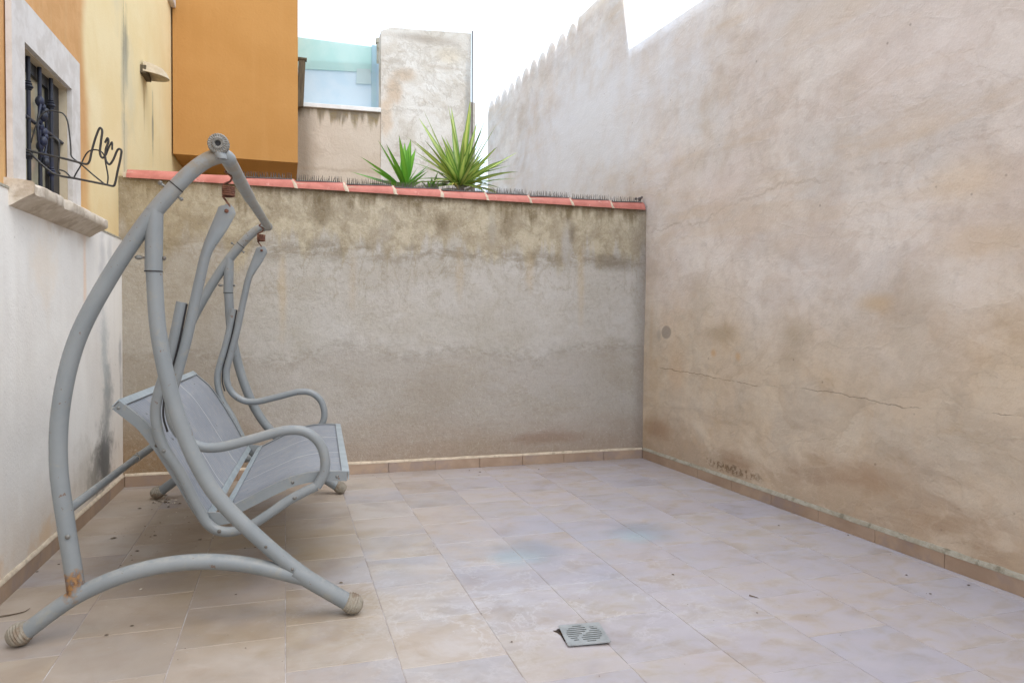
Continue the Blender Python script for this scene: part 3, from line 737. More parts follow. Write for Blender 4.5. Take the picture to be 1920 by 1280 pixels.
# iron grille
GX = -.036
def gp(y, z, dx=0): return Vector((lx(y)+GX+dx, y, z))
def grille_bar(y, knobs):
    mb = MB(); mb.tube([gp(y, oz0-.03), gp(y, oz1+.01)], .0095, 10)
    for kz in knobs:
        for dz, r in ((-.02,.015),(-.008,.022),(.006,.017),(.018,.013)): mb.sphere(gp(y, kz+dz), r, 12, 6, (1,1,.5))
    sub(mb.build('grille_bar', M_iron, None, smooth=True), win)
grille_bar(3.81, ()); grille_bar(3.962, (2.313, 1.985)); grille_bar(4.115, ()); grille_bar(4.284, (2.316, 1.965))
mb = MB(); 
for z in (2.155, 1.84): mb.tube([gp(oy0-.02, z), gp(oy1+.02, z)], .009, 8)
sub(mb.build('grille_rail', M_iron, None, smooth=True), win)
mb = MB()   # cast leaf ornament on the second bar
for k in range(13):
    z = 1.98+.3*k/12; a = k*1.3
    mb.sphere(gp(4.115+math.sin(a)*.016, z, .012+math.cos(a)*.012), .017+.004*math.sin(k*2.2), 9, 6, (1,1.1,1.4))
for s in (-1, 1):
    pts = [gp(4.115+s*(.02+.045*math.sin(t*math.pi)), 2.0+.26*t, .01) for t in [i/10 for i in range(11)]]
    mb.tube(pts, .006, 8)
sub(mb.build('cast_ornament', M_iron, None, smooth=True), win)

# cornice corner high on the yellow wall
mb = MB(); c0 = LG(320, 8)
mb.box((lx(7.5)-.02, 7.58, 4.27), (lx(7.5)+.035, 7.77, 4.40)); under(mb.build('gutter_end', M_stone, None, bevel=.01), hs)

# clay hood sticking out of the yellow wall
hp = LG(273, 140)
hd = empty('vent_hood', 'small weathered cream hood sticking out of the yellow wall above the coping', 'vent hood'); hd.location = hp; hd.scale = (.8,.8,.8)
def hood():
    vs = []; fs = []; K = 14; dz = [(.055,1.0),(.030,1.0),(-.005,1.0)]
    # half disc in plan, sloping top, open below
    def rim(r, z): return [Vector((r*math.sin(math.pi*k/K)*1.15, -r*math.cos(math.pi*k/K)*.8, z-.02*math.sin(math.pi*k/K))) for k in range(K+1)]
    rings = [rim(.05,.115), rim(.10,.108), rim(.145,.085), rim(.175,.045), rim(.195,-.01), rim(.180,-.014), rim(.15,.01), rim(.06,.03)]
    for r in rings: vs += r
    W = K+1
    for a in range(len(rings)-1):
        for k in range(K): p = a*W+k; fs.append((p, p+1, p+W+1, p+W))
    vs += [Vector((0,0,.12)), Vector((0,0,.035))]; n = len(vs)
    for k in range(K): fs.append((k+1, k, n-2)); p = (len(rings)-1)*W+k; fs.append((p, p+1, n-1))
    mb = MB(); mb.add(vs, fs); return mb
o = hood().build('hood_shell', simple('old_cream_plastic', (196,180,154), (178,160,132), 10, .8, .3, .004), hd, smooth=True)
mb = MB(); mb.box((-.03,-.15,-.03), (.03,.15,.05)); mb.build('wall_bracket', M_brown, hd, bevel=.005)

# bent wire rack hooked on the grille
WY = 3.86
def wp(p, dy=0): return pl(p[0], p[1], 1, WY+dy)
rack = empty('wire_rack', 'bent black wire rack sticking out from the window grille', 'wire rack'); rack.location = wp((48,285))
def zc(px, py): return (100+px/853*140, 150+py/853*140)     # traced from an enlarged view
loops = [
 ('outer_wire', .0052, [(42,278),(60,284),(100,293)]+[zc(*p) for p in ((150,905),(300,945),(385,960),(410,935),(440,810),(490,640),(535,548),(556,570),(545,700),(535,850),(560,890),(590,870),(600,790),(630,700),(620,665),(590,720)) ], 0),
 ('outer_wire', .0052, [zc(*p) for p in ((590,870),(605,930),(640,965),(680,920),(745,790),(775,800),(770,880),(735,1040),(705,1180),(690,1210),(600,1195),(400,1155),(220,1120),(100,1100))]+[(100,325),(75,305),(55,285)], 0),
 ('inner_wire', .0042, [zc(*p) for p in ((600,860),(640,760),(670,710),(672,800))], .01),
 ('inner_wire', .0035, [zc(*p) for p in ((235,1115),(270,1050),(310,985),(350,890),(400,820),(470,798),(540,815),(580,860),(600,960),(625,1110),(618,1190))], .03),
 ('inner_wire', .0035, [(58,268),(66,240),(78,215),(92,208),(108,210)]+[zc(*p) for p in ((110,385),(155,450),(185,620),(200,800),(205,870),(250,915),(330,975),(450,1080),(580,1185))], .05),
 ('inner_wire', .0045, [(93,258),(104,260),(110,266),(111,285),(110,322),(113,326)], .02),
 ('inner_wire', .0035, [(110,318),(122,322),(133,333)], .02),
]
for nme, r, pts, dy in loops:
    mb = MB(); mb.tube(spline([wp(p, dy) for p in pts], 6), r, 8)
    under(mb.build(nme, M_wire, None, smooth=True), rack)

# ------------------------------------------------------------------ anti-climb spike strips on the coping
def spikes(x0, x1, zr0, zr1, dense=1.0):
    base = MB(); sp = MB()
    L = x1-x0; N = 14
    def ztop(x): return zr0+(zr1-zr0)*(x-x0)/L
    vs = []; fs = []
    for i in range(N+1):
        x = x0+L*i/N; b = mnoise.noise(Vector((x*6, 2, 0)))*.006
        for (yy, zz) in ((-.045, -.012), (-.045,-.007), (0,.004), (.045,-.007), (.045,-.012)): vs.append((x, cy+yy, ztop(x)+zz+b+.001))
    for i in range(N):
        for k in range(4): p = i*5+k; fs.append((p, p+5, p+6, p+1))
    base.add(vs, fs)
    n = int(L/.0155*dense)
    for i in range(n):
        for ry in (-.03, .0, .032):
            x = x0+L*(i+.5)/n+random.uniform(-.002,.002)
            z = ztop(x)-(.004 if ry else -.003)
            h = random.uniform(.036, .048) if random.random() > .08 else .014
            lx_ = random.uniform(-.004,.004) if random.random() > .15 else random.uniform(-.018,.018); ly_ = ry*.25+random.uniform(-.003,.003)
            c = Vector((x, cy+ry, z)); r = .0026
            q = [c+Vector((r,0,0)), c+Vector((0,r,0)), c+Vector((-r,0,0)), c+Vector((0,-r,0))]; tp = c+Vector((lx_, ly_, h))
            q2 = [tp+(a-c)*.35 for a in q]
            sp.add(q+q2, [(0,1,5,4),(1,2,6,5),(2,3,7,6),(3,0,4,7),(4,5,6,7)])
    return base, sp
names = ['first spiked plastic strip from the left, on the coping under the orange storey', 'second spiked plastic strip from the left on the coping',
 'spiked plastic strip left of the small yucca, ending where its leaves begin', 'spiked plastic strip on the coping in front of the small yucca',
 'spiked plastic strip on the coping between the two yuccas', 'spiked plastic strip on the coping in front of the large yucca',
 'spiked plastic strip with two weed tips just right of the large yucca', 'spiked plastic strip third from the right end of the coping',
 'worn spiked plastic strip second from the right end of the coping']
for j, i in enumerate(range(2, 11)):
    xa, xb = JX[i]+.022, JX[i+1]-.004
    b, s = spikes(xa, xb, cz+.0685, cz+.0785, 1 if i < 8 else .9)
    base_n = len(b.v); b.add(s.v, s.f)
    if i == 10:
        e = Vector((xb-.03, cy-.03, cz+.1))
        for k in range(8): b.sphere(e+Vector((random.uniform(-.03,.03), random.uniform(-.02,.02), random.uniform(-.008,.014))), .012, 7, 5)
    tag(b.build('spike_strip', M_spike), names[j] if i < 10 else 'flattened spiked strip at the right end of the coping with curled tip', 'spike strip', 'spiked strips along the coping')

# ------------------------------------------------------------------ buildings beyond
tw = empty('tower_block', 'tall whitewashed concrete block standing beyond the boundary wall, stained beige', 'building'); tw.location = (1.7, 9.1, 0)
def mat_tower():
    m = Mat('stained_whitewash'); x, y, z = m.xyz()
    big = m.noise(1.1, 5, .6, .6); mid = m.noise(4.5, 6, .68, .5); fine = m.noise(50, 4, .7)
    c = m.mix(m.mr(big, .35, .65), lin(224,221,214), lin(208,202,192))
    c = m.mix(m.ma('MULTIPLY', m.mr(mid, .45, .65), .5), c, lin(190,180,164))
    for a0, z0, ra, rz, col, k in ((1.3,4.1,.16,.28,(192,166,136),.7),(1.45,4.3,.22,.13,(190,168,142),.7),(1.2,3.75,.12,.35,(206,180,150),.6),
                                   (1.7,4.78,.6,.09,(170,160,148),.8),(2.0,4.6,.25,.16,(206,192,168),.6),(1.9,4.45,.35,.05,(180,166,150),.5),(1.3,4.45,.2,.06,(176,168,156),.5),
                                   (2.25,3.9,.06,1.0,(150,152,150),.6),(1.3,3.3,.3,.25,(200,192,182),.5)):
        c = m.mix(m.ma('MULTIPLY', m.spot(x, z, a0, z0, ra, rz, mid, .7, .8), k), c, lin(*col))
    c = m.mix(m.ma('MULTIPLY', m.tide(2.4, .5, .08, .01, rough=.65), .45), c, lin(170,160,146))
    c = m.mix(m.ma('MULTIPLY', m.mr(m.noise(24, 4, .7), .66, .72), .4), c, lin(130,120,110))
    return m.end(c, .92, m.bump(m.ma('ADD', fine, m.ma('MULTIPLY', mid, 3)), .5, .01), spec=.15)
M_tw = mat_tower()
mb = MB(); N = 10; xs = [1.14+1.155*i/N for i in range(N+1)]
vs = []; fs = []
for i, x in enumerate(xs):
    zt = 4.86+mnoise.noise(Vector((x*4,0,0)))*.02 + (-.04 if i == 0 else 0) + .07*i/N
    vs += [(x,9.0,-.03),(x,9.0,zt),(x,9.24,zt),(x,9.24,-.03)]
for i in range(N):
    for k in range(4): k2 = (k+1) % 4; fs.append((i*4+k, i*4+k2, i*4+4+k2, i*4+4+k))
fs += [(0,3,2,1), (4*N,4*N+1,4*N+2,4*N+3)]
mb.add(vs, fs); under(mb.build('wall', M_tw), tw)
mb = MB(); mb.tube([(2.312, 8.97, 2.0), (2.309, 8.97, 3.5), (2.303, 8.97, 4.95)], .009, 8)
under(mb.build('corner_pipe', M_spike, None, smooth=True), tw)
mb = MB(); mb.box((2.297, 9.002, -.03), (2.36, 9.24, 4.05)); under(mb.build('side_buttress', M_tw), tw)
lwl = empty('rear_wall', 'lower cracked cream wall with mossy top beyond the coping, left of the whitewashed block', 'wall'); lwl.location = (.5, 9.1, 0)
def mat_low():
    m = Mat('mossy_cream_render'); x, y, z = m.xyz()
    big = m.noise(1.3, 5, .6, .5); mid = m.noise(5, 6, .68, .5); st = m.noise(1, 5, .6, .2, sc=(9, 1, .9))
    c = m.mix(m.mr(big, .35, .65), lin(212,200,184), lin(202,188,170))
    top = m.mr(m.ma('SUBTRACT', z, m.ma('MULTIPLY_ADD', m.ma('SUBTRACT', st, .5), -.9, 3.68)), -.08, .1)
    c = m.mix(m.ma('MULTIPLY', top, .85), c, m.mix(m.mr(mid, .4, .6), lin(134,116,72), lin(120,110,92)))
    c = m.mix(m.ma('MULTIPLY', m.mr(x, .42, .2), .7), c, lin(122,110,94))
    c = m.mix(m.ma('MULTIPLY', m.mr(mid, .55, .75), .4), c, lin(172,156,138))
    c = m.mix(m.ma('MULTIPLY', m.mr(m.ma('ABSOLUTE', m.ma('SUBTRACT', m.ma('MULTIPLY_ADD', mid, .1, z), 3.1)), .04, 0), .3), c, lin(160,140,116))
    return m.end(c, .92, m.bump(m.ma('ADD', m.noise(50, 4, .7), m.ma('MULTIPLY', mid, 3)), .5, .01), spec=.15)
mb = MB(); mb.hexa([(-.2,9.01,-.03),(1.139,9.01,-.03),(1.139,9.22,-.03),(-.2,9.22,-.03),(-.2,9.01,3.77),(1.139,9.01,3.80),(1.139,9.22,3.80),(-.2,9.22,3.77)])
under(mb.build('wall', mat_low()), lwl)
mb = MB(); mb.hexa([(-.2,8.98,3.771),(1.137,8.98,3.801),(1.137,9.25,3.801),(-.2,9.25,3.771),(-.2,8.98,3.82),(1.137,8.98,3.855),(1.137,9.25,3.855),(-.2,9.25,3.82)])
under(mb.build('white_coping', simple('white_paint', (238,238,236), (226,226,222), 6, .8), None, bevel=.006), lwl)
# translucent screen above it
def mat_screen(c1, c2, name):
    m = Mat(name)
    n = m.noise(2, 4, .6, .5)
    m.b.inputs['Alpha'].default_value = 1
    tr = m.N('ShaderNodeBsdfTranslucent'); df = m.b
    c = m.mix(m.mr(n, .4, .6), lin(*c1), lin(*c2)); m.put(tr.inputs[0], c)
    ms = m.N('ShaderNodeMixShader'); ms.inputs[0].default_value = .5
    outn = m.t.nodes['Material Output']
    m.t.links.new(df.outputs[0], ms.inputs[1]); m.t.links.new(tr.outputs[0], ms.inputs[2]); m.t.links.new(ms.outputs[0], outn.inputs[0])
    return m.end(c, .35)
sc = empty('balcony_screen', 'pale turquoise and blue translucent screen standing on the low rear wall', 'screen'); sc.location = (.5, 9.3, 3.85)
def quad_slab(name, pts, y, th, mat):
    a = [pl(px, py, 1, y) for px, py in pts]; b = [p+Vector((0,th,0)) for p in a]
    mb = MB(); mb.hexa(a+b); return under(mb.build(name, mat), sc)
quad_slab('blue_sheet', [(545,200),(712,204),(712,120),(545,112)], 9.30, .012, mat_screen((222,234,240),(214,230,238),'blue_sheet'))
quad_slab('turquoise_sheet', [(545,128),(697,136),(697,88),(545,68)], 9.285, .01, mat_screen((218,240,236),(208,236,232),'turquoise_sheet'))
quad_slab('pale_patch', [(668,157),(696,158),(695,130),(669,129)], 9.28, .004, mat_screen((222,236,236),(222,236,236),'pale_sheet'))
quad_slab('frame_post', [(697,202),(706,202),(706,86),(697,84)], 9.27, .02, mat_screen((216,236,240),(206,230,238),'pale_blue_frame'))
ps = empty('wooden_post', 'dark brown weathered post between the orange storey and the turquoise screen', 'post'); ps.location = (.19, 8.9, 3.7)
mb = MB(); a = [pl(x_, y_, 1, 8.9) for x_, y_ in ((556,200),(569,200),(573,112),(560,110))]; mb.hexa(a+[p+Vector((0,.07,0)) for p in a])
under(mb.build('post_shaft', M_brown, None, bevel=.004), ps)
mb = MB(); q = pl(566.5, 111, 1, 8.89); mb.box((q.x-.055, q.y, q.z), (q.x+.055, q.y+.09, q.z+.02)); under(mb.build('post_cap', M_brown), ps)
ch = empty('vent_pipe', 'tiny grey vent stub beside the top of the whitewashed block', 'vent pipe'); q = pl(709, 82, 1, 9.5); ch.location = q
mb = MB(); mb.box((-.018,-.03,-.45),(.018,.03,.04)); mb.box((-.028,-.04,.0),(.028,.04,.06)); mb.build('pipe', M_mortarg, ch)

# ------------------------------------------------------------------ yuccas
def mat_leaf(name, edge, mid_, tip):
    m = Mat(name); uv = m.N('ShaderNodeUVMap'); uv.uv_map = 'UVMap'; u = m.xyz(uv.outputs[0])
    d = m.ma('ABSOLUTE', m.ma('SUBTRACT', u[0], .5))
    n = m.noise(30, 3, .6)
    c = m.mix(m.mr(m.ma('MULTIPLY_ADD', n, .12, d), .22, .46), lin(*mid_), lin(*edge))
    c = m.mix(m.mr(m.ma('MULTIPLY_ADD', n, .1, u[1]), .98, 1.06), c, lin(*tip))
    at = m.N('ShaderNodeAttribute'); at.attribute_name = 'shade'
    c = m.mix(1.0, c, at.outputs['Color'], 'MULTIPLY')
    tr = m.N('ShaderNodeBsdfTranslucent'); m.put(tr.inputs[0], c)
    ms = m.N('ShaderNodeMixShader'); ms.inputs[0].default_value = .3
    outn = m.t.nodes['Material Output']
    m.t.links.new(m.b.outputs[0], ms.inputs[1]); m.t.links.new(tr.outputs[0], ms.inputs[2]); m.t.links.new(ms.outputs[0], outn.inputs[0])
    return m.end(c, .4)
def leaves(name, specs, mat, parent):
    vs = []; fs = []; uvs = []; cols = []
    for (c, d, L, wd, droop, tint) in specs:
        c = Vector(c); d = Vector(d).normalized()
        side = d.cross(Vector((0,0,1)))
        if side.length < .15: side = Vector((1,.3,0))
        side.normalize(); side = (Matrix.Rotation(random.uniform(-.45,.45), 3, d) @ side)
        n = 9; base = len(vs); p = c.copy(); dd = d.copy()
        for i in range(n+1):
            t = i/n
            w_ = wd*(0.55+.45*min(1, t*3.2))*(1-max(0, (t-.35)/.65)**1.4)+.0006
            nn = side.cross(dd).normalized()
            for k, (a, h) in enumerate(((-1,.35),(0,0),(1,.35))):
                vs.append(p+side*w_*.5*a+nn*w_*.5*h)
            p = p+dd*(L/n); dd = (dd+Vector((0,0,-droop*t/n*2))).normalized()
        for i in range(n):
            for k in range(2):
                q = base+i*3+k; fs.append((q, q+1, q+4, q+3))
                uvs.append([(k/2, i/n), ((k+1)/2, i/n), ((k+1)/2, (i+1)/n), (k/2, (i+1)/n)]); cols.append(tint)
    o = meshobj(name, vs, fs, mat, parent, smooth=True)
    o.data.uv_layers.new(name='UVMap'); o.data.color_attributes.new('shade', 'FLOAT_COLOR', 'CORNER')
    ul = o.data.uv_layers['UVMap']; ca = o.data.color_attributes['shade']
    for p, uvq, t in zip(o.data.polygons, uvs, cols):
        for li, q in zip(p.loop_indices, uvq): ul.data[li].uv = q; ca.data[li].color = (t[0], t[1], t[2], 1)
    return o
M_bark = simple('yucca_bark', (120,104,82), (96,82,62), 14, .95, .8, .01)
M_lv = mat_leaf('variegated_leaf', (118,154,72), (194,208,116), (150,136,84))
M_lg = mat_leaf('deep_green_leaf', (104,166,58), (134,192,72), (110,92,70))
PY = 6.12
def tipdir(c, tip, dy): return (pl(tip[0], tip[1], 1, PY)+Vector((0,dy,0)))-Vector(c)
yb_ = empty('yucca_plant', 'large variegated yucca with many spiky yellow-edged leaves rising behind the coping', 'yucca'); c = pl(862, 350, 1, PY); yb_.location = (c.x, c.y, -.03)
bl = []
tips = [(795,205),(800,197),(815,225),(838,200),(858,185),(874,193),(880,200),(905,222),(935,228),(925,240),(972,282),(960,293),(965,305),(975,328),(952,300),(770,235),(778,262),(785,275),(768,290),(905,215),(950,345),(940,355),(895,352),(918,275),(845,245),(955,318)]
for t in tips:
    dy = random.uniform(-.25, .3); c0 = Vector((c.x+random.uniform(-.03,.03), c.y+random.uniform(-.03,.03), c.z-.02+random.uniform(0,.08)))
    d = tipdir(c0, t, dy); sh = random.uniform(.8, 1.2)
    bl.append((c0, d, d.length*1.0, random.uniform(.05,.068), random.uniform(.02,.12), (sh*random.uniform(.9,1.1), sh, sh*.95)))
for k in range(70):
    az = random.uniform(0, 2*math.pi); el = random.uniform(-.25, 1.25)
    d = Vector((math.cos(az)*math.cos(el), math.sin(az)*math.cos(el), math.sin(el)))
    sh = random.uniform(.55, 1.15)
    bl.append((Vector((c.x, c.y, c.z-.05+random.uniform(0,.1))), d, random.uniform(.34,.56), random.uniform(.04,.056), random.uniform(.05,.5), (sh*random.uniform(.85,1.1), sh, sh*.9)))
for k in range(9):
    az = random.uniform(0, 2*math.pi); d = Vector((math.cos(az), math.sin(az)*.7, random.uniform(-.3,.5)))
    bl.append((Vector((c.x, c.y, c.z-.06)), d, random.uniform(.3,.45), .035, random.uniform(1.2,2.2), (1.35, .95, .9)))
# some dry leaf blades hanging
mt = leaves('leaves', [(Vector(a)-Vector(yb_.location), b, L, w_, dr, t) for a, b, L, w_, dr, t in bl], M_lv, yb_)
mb = MB(); mb.tube([(0,0,0),(.02,.01,1.0),(-.01,0,1.8),(0,0,c.z+.01)], lambda t: .06-.015*t, 10); mb.build('trunk', M_bark, yb_, smooth=True)
ys_ = empty('yucca_plant', 'small deep green yucca with few broad leaves, left of the large yucca', 'yucca'); c = pl(757, 350, 1, PY); ys_.location = (c.x, c.y, -.03)
bl = []
for t in ((710,258),(745,258),(774,255),(762,262),(680,285),(695,308),(660,315),(735,268),(722,272),(782,275),(768,270),(812,300),(720,340),(800,318),(690,335)):
    c0 = Vector((c.x+random.uniform(-.02,.02), c.y, c.z-.03)); d = tipdir(c0, t, random.uniform(-.12,.2)); sh = random.uniform(.7,1.1)
    bl.append((c0, d, d.length, random.uniform(.075,.092), random.uniform(.0,.08), (sh, sh, sh)))
for k in range(10):
    az = random.uniform(0, 2*math.pi); el = random.uniform(.2, 1.2); sh = random.uniform(.6,.95)
    bl.append((Vector((c.x, c.y, c.z-.05)), Vector((math.cos(az)*math.cos(el), math.sin(az)*math.cos(el), math.sin(el))), random.uniform(.2,.36), .045, .1, (sh,sh,sh)))
for k in range(12):   # shoots between the two crowns
    c0 = pl(808, 355, 1, PY); az = random.uniform(0, 2*math.pi); el = random.uniform(.1, 1.3); sh = random.uniform(.5,.9)
    bl.append((c0+Vector((0,0,-.05)), Vector((math.cos(az)*math.cos(el), math.sin(az)*math.cos(el), math.sin(el))), random.uniform(.14,.3), .04, .3, (sh,sh,sh*.9)))
leaves('leaves', [(Vector(a)-Vector(ys_.location), b, L, w_, dr, t) for a, b, L, w_, dr, t in bl], M_lg, ys_)
mb = MB(); mb.tube([(0,0,0),(-.02,.01,1.2),(0,0,c.z)], lambda t: .05-.012*t, 10); mb.build('trunk', M_bark, ys_, smooth=True)

# ------------------------------------------------------------------ the swing
N0, N1, F0, F1 = fl(20,1212), fl(670,1150), fl(300,935), fl(645,925)
un = (N1-N0).normalized(); uf = (F1-F0).normalized(); F0 = F0-uf*.045
def SW(t, u, z):
    o = N0.lerp(F0, t); d = un.lerp(uf, t); return Vector((o.x+d.x*u, o.y+d.y*u, z))
VD = (SW(1,.6,0)-SW(0,.6,0)).normalized()
M_sw = mat_swing(); M_swr = mat_swing(tuple(SW(0,.205,.215))+(.046,))
sw = empty('garden_swing', 'grey metal garden swing bench without cushions, standing beside the white dado', 'garden swing'); sw.location = SW(.5,.6,0)
R1 = .021
def T_(name, pts, r, mat=None, n=8, seg=16, side=VD, ell=None, raw=False, par=None):
    mb = MB(); mb.tube(pts if raw else spline(pts, n), r, seg, side=side, ell=ell)
    o = mb.build(name, mat or M_sw, None, smooth=True)
    return under(o, sw) if par is None else sub(o, par)
def cyl(mb, c, ax, r, h, seg=12):
    ax = Vector(ax).normalized(); mb.tube([Vector(c)-ax*h/2, Vector(c)+ax*h/2], r, seg)
rear = [(.215,.175),(.208,.243),(.182,.444),(.160,.663),(.170,.879),(.222,1.115),(.322,1.333),(.468,1.577),(.562,1.702)]
topc = [(.562,1.702),(.612,1.758),(.664,1.803),(.705,1.828),(.742,1.838),(.765,1.832)]
front = [(.486,1.60),(.483,1.40),(.503,1.115),(.577,.788),(.690,.535),(.870,.325),(1.02,.185),(1.21,.045)]
base = [(.03,.035),(.12,.105),(.21,.165),(.35,.225),(.50,.258),(.66,.262),(.82,.235),(.96,.19),(1.04,.162)]
for t, mm in ((0, M_swr), (1, M_sw)):
    P = lambda q, dv=0: SW(t, q[0], q[1])+VD*dv
    lg = T_('rear_leg', [P(q) for q in rear], .0305, mm)
    e_ = 1 if t == 0 else -1
    T_('top_elbow', [P(q) for q in topc[:3]]+[SW(t,.700,1.822), SW(t+.004*e_,.728,1.830), SW(t+.014*e_,.742,1.826), SW(t+.032*e_,.742,1.824)], .0288, n=8, side=None)
    T_('front_leg', [P(q) for q in front[1:]], .0295)
    T_('front_leg_sleeve', [P((.487,1.612)), P((.483,1.38))], .0315, n=3)
    T_('front_foot_tube', [P((.99,.20)), P((1.03,.17)), P((1.21,.045))], .0335, n=6)
    br = T_('base_rail', [P(q) for q in base], .0305, mm)
    # ribbed foot caps
    for cen, dr in (((.015,.034), (-.85,-.42)), ((1.232,.034), (.85,-.42))):
        mb = MB(); a = P(cen); ax = (SW(t, cen[0]+dr[0]*.1, cen[1]+dr[1]*.1)-a).normalized()
        pts = []; rr = []
        for k in range(15):
            s_ = k/14; pts.append(a+ax*(-.045+.072*s_)); rr.append((.0345+.0075*math.sin(min(s_*1.3,1)*math.pi/1.0)+(.0018 if k % 2 else -.0012))*(1 if s_ < .7 else math.sqrt(max(.05, 1-((s_-.7)/.32)**2))))
        mb.tube(pts, lambda q, rr=rr: rr[min(14, int(round(q*14)))], 18)
        zmin = min(v.z for v in mb.v)
        for v in mb.v: v.z += .0015-zmin
        sub(mb.build('foot_cap', M_cap, None, smooth=True), br)
    for o_ in list(br.children): o_.matrix_parent_inverse = Matrix.Identity(4); o_.location = (0,0,0)
    # bolts
    def bolt_(parts):
        mb = MB()
        for kind, a, *rest in parts:
            if kind == 'c': cyl(mb, a, *rest)
            else: mb.sphere(a, *rest)
        under(mb.build('bolt', M_bolt, None, smooth=True), sw)
    a = P((.545,1.683)); d1 = (Vector((0,0,.61))-un*.79).normalized()
    bolt_([('c', a+d1*.038, d1, .0045, .022), ('s', a+d1*.048, .0085, 8, 6)])
    bolt_([('c', a-d1*.036, d1, .0045, .018), ('s', a-d1*.045, .0075, 8, 6)])
    a = P((.484,1.43)); bolt_([('c', a-un*.040, un, .0045, .03), ('s', a-un*.052, .011, 10, 6, (1.3,.6,.8))])
    bolt_([('s', a+un*.035, .0085, 8, 6)])
    if t == 0:
        bolt_([('s', P((.197,.40))-VD*.031, .0095, 10, 6, (1,.7,1))])
        for q in ((.885,.312),(.985,.215)): bolt_([('s', P(q)-VD*.0295, .006, 8, 6)])
# dark seams where tubes telescope
for t in (0, 1):
    for (a, b, r) in (((.5607,1.7003),(.5635,1.7035),.0312),((.4826,1.3772),(.4826,1.3815),.0322)):
        mb = MB(); mb.tube([SW(t,*a), SW(t,*b)], r, 20); under(mb.build('tube_joint', M_dark, None), sw)
bar = T_('top_bar', [SW(.03,.742,1.824), SW(.2,.739,1.824), SW(.45,.735,1.825), SW(.452,.735,1.825)], .0285, n=4, side=None)
T_('top_bar', [SW(.44,.735,1.825), SW(.7,.738,1.825), SW(.97,.742,1.824)], .0258, n=4, side=None)
T_('rear_brace', [SW(0,.175,.48), SW(.25,.17,.48), SW(.5,.165,.48), SW(.51,.165,.48)], .017, n=4, side=None)
T_('rear_brace', [SW(.49,.165,.48), SW(1,.175,.48)], .0205, n=4, side=None)
mb = MB(); a = SW(.49,.165,.48); cyl(mb, a, VD, .0225, .012); 
for s_ in (-1,1): mb.sphere(a+VD*.03+Vector((0,0,.022*s_)), .007, 8, 5)
under(mb.build('brace_collar', M_cap, None, smooth=True), sw)
# toothed canopy knob at the near elbow
mb = MB(); kc = SW(-.012,.716,1.866); seg = 44; vs = []; fs = []
ax = VD; e1 = un; e2 = Vector((0,0,1))
prof_k = [(.010,-.012),(.012,-.022),(.020,-.025),(.026,-.020),(.034,-.020),(.0375,-.012),(.0375,.014),(.030,.022)]
for k in range(seg):
    a = 2*math.pi*k/seg
    for j, (r, d) in enumerate(prof_k):
        r2 = r*(1.0+(.05 if (k % 2 and j >= 3) else 0)); vs.append(kc+e1*math.cos(a)*r2+e2*math.sin(a)*r2+ax*(d+(.003 if (k % 2 and 2 <= j <= 4) else 0)))
K = len(prof_k)
for k in range(seg):
    k2 = (k+1) % seg
    for j in range(K-1): fs.append((k*K+j, k*K+j+1, k2*K+j+1, k2*K+j))
fs.append(tuple(k*K+K-1 for k in range(seg)))
mb.add(vs, fs); kn = under(mb.build('ratchet_knob', M_swk if False else simple('worn_knob_plastic', (140,138,132), (120,118,112), 30, .7, .2, .002), None, smooth=False), sw)
mb = MB(); cyl(mb, kc-ax*.009, ax, .0102, .004); o = under(mb.build('knob_hole', M_dark), sw)
mb = MB(); mb.tube([kc+Vector((0,0,-.03))+ax*.0, kc+Vector((.012,0,-.05)), kc+Vector((.012,0,-.055))], .019, 12); under(mb.build('knob_neck', M_sw, None, smooth=True), sw)

# springs
def spring(t):
    mb = MB(); c = SW(t, .722 if t < .5 else .712, 1.765)
    nt_ = 5; pts = []
    top = c + Vector((0,0,0))
    R0 = .0225; H = .040
    # upper hook
    up = [c+Vector((.004,0,.055)), c+Vector((-.012,0,.045)), c+Vector((.012,0,.025)), c+Vector((.008,0,.008)), c+Vector((-.014,-.005,-.006)), c+Vector((-R0,0,-.014))]
    hel = [c+Vector((-R0*math.cos(a), -R0*math.sin(a)*.9, -.016-H*(a/(2*math.pi*nt_)))) for a in [i*2*math.pi/14 for i in range(1, 14*nt_+1)]]
    lo = [c+Vector((-R0*.7,0,-.066)), c+Vector((-.004,0,-.082)), c+Vector((.006,0,-.100)), c+Vector((.003,0,-.118)), c+Vector((-.006,0,-.108))]
    mb.tube(spline(up, 5)+hel+spline(lo, 5), .0042, 8)
    return under(mb.build('spring', M_rust, None, smooth=True), sw)
t1, t2 = .1, .9
spring(t1+.0); spring(t2)
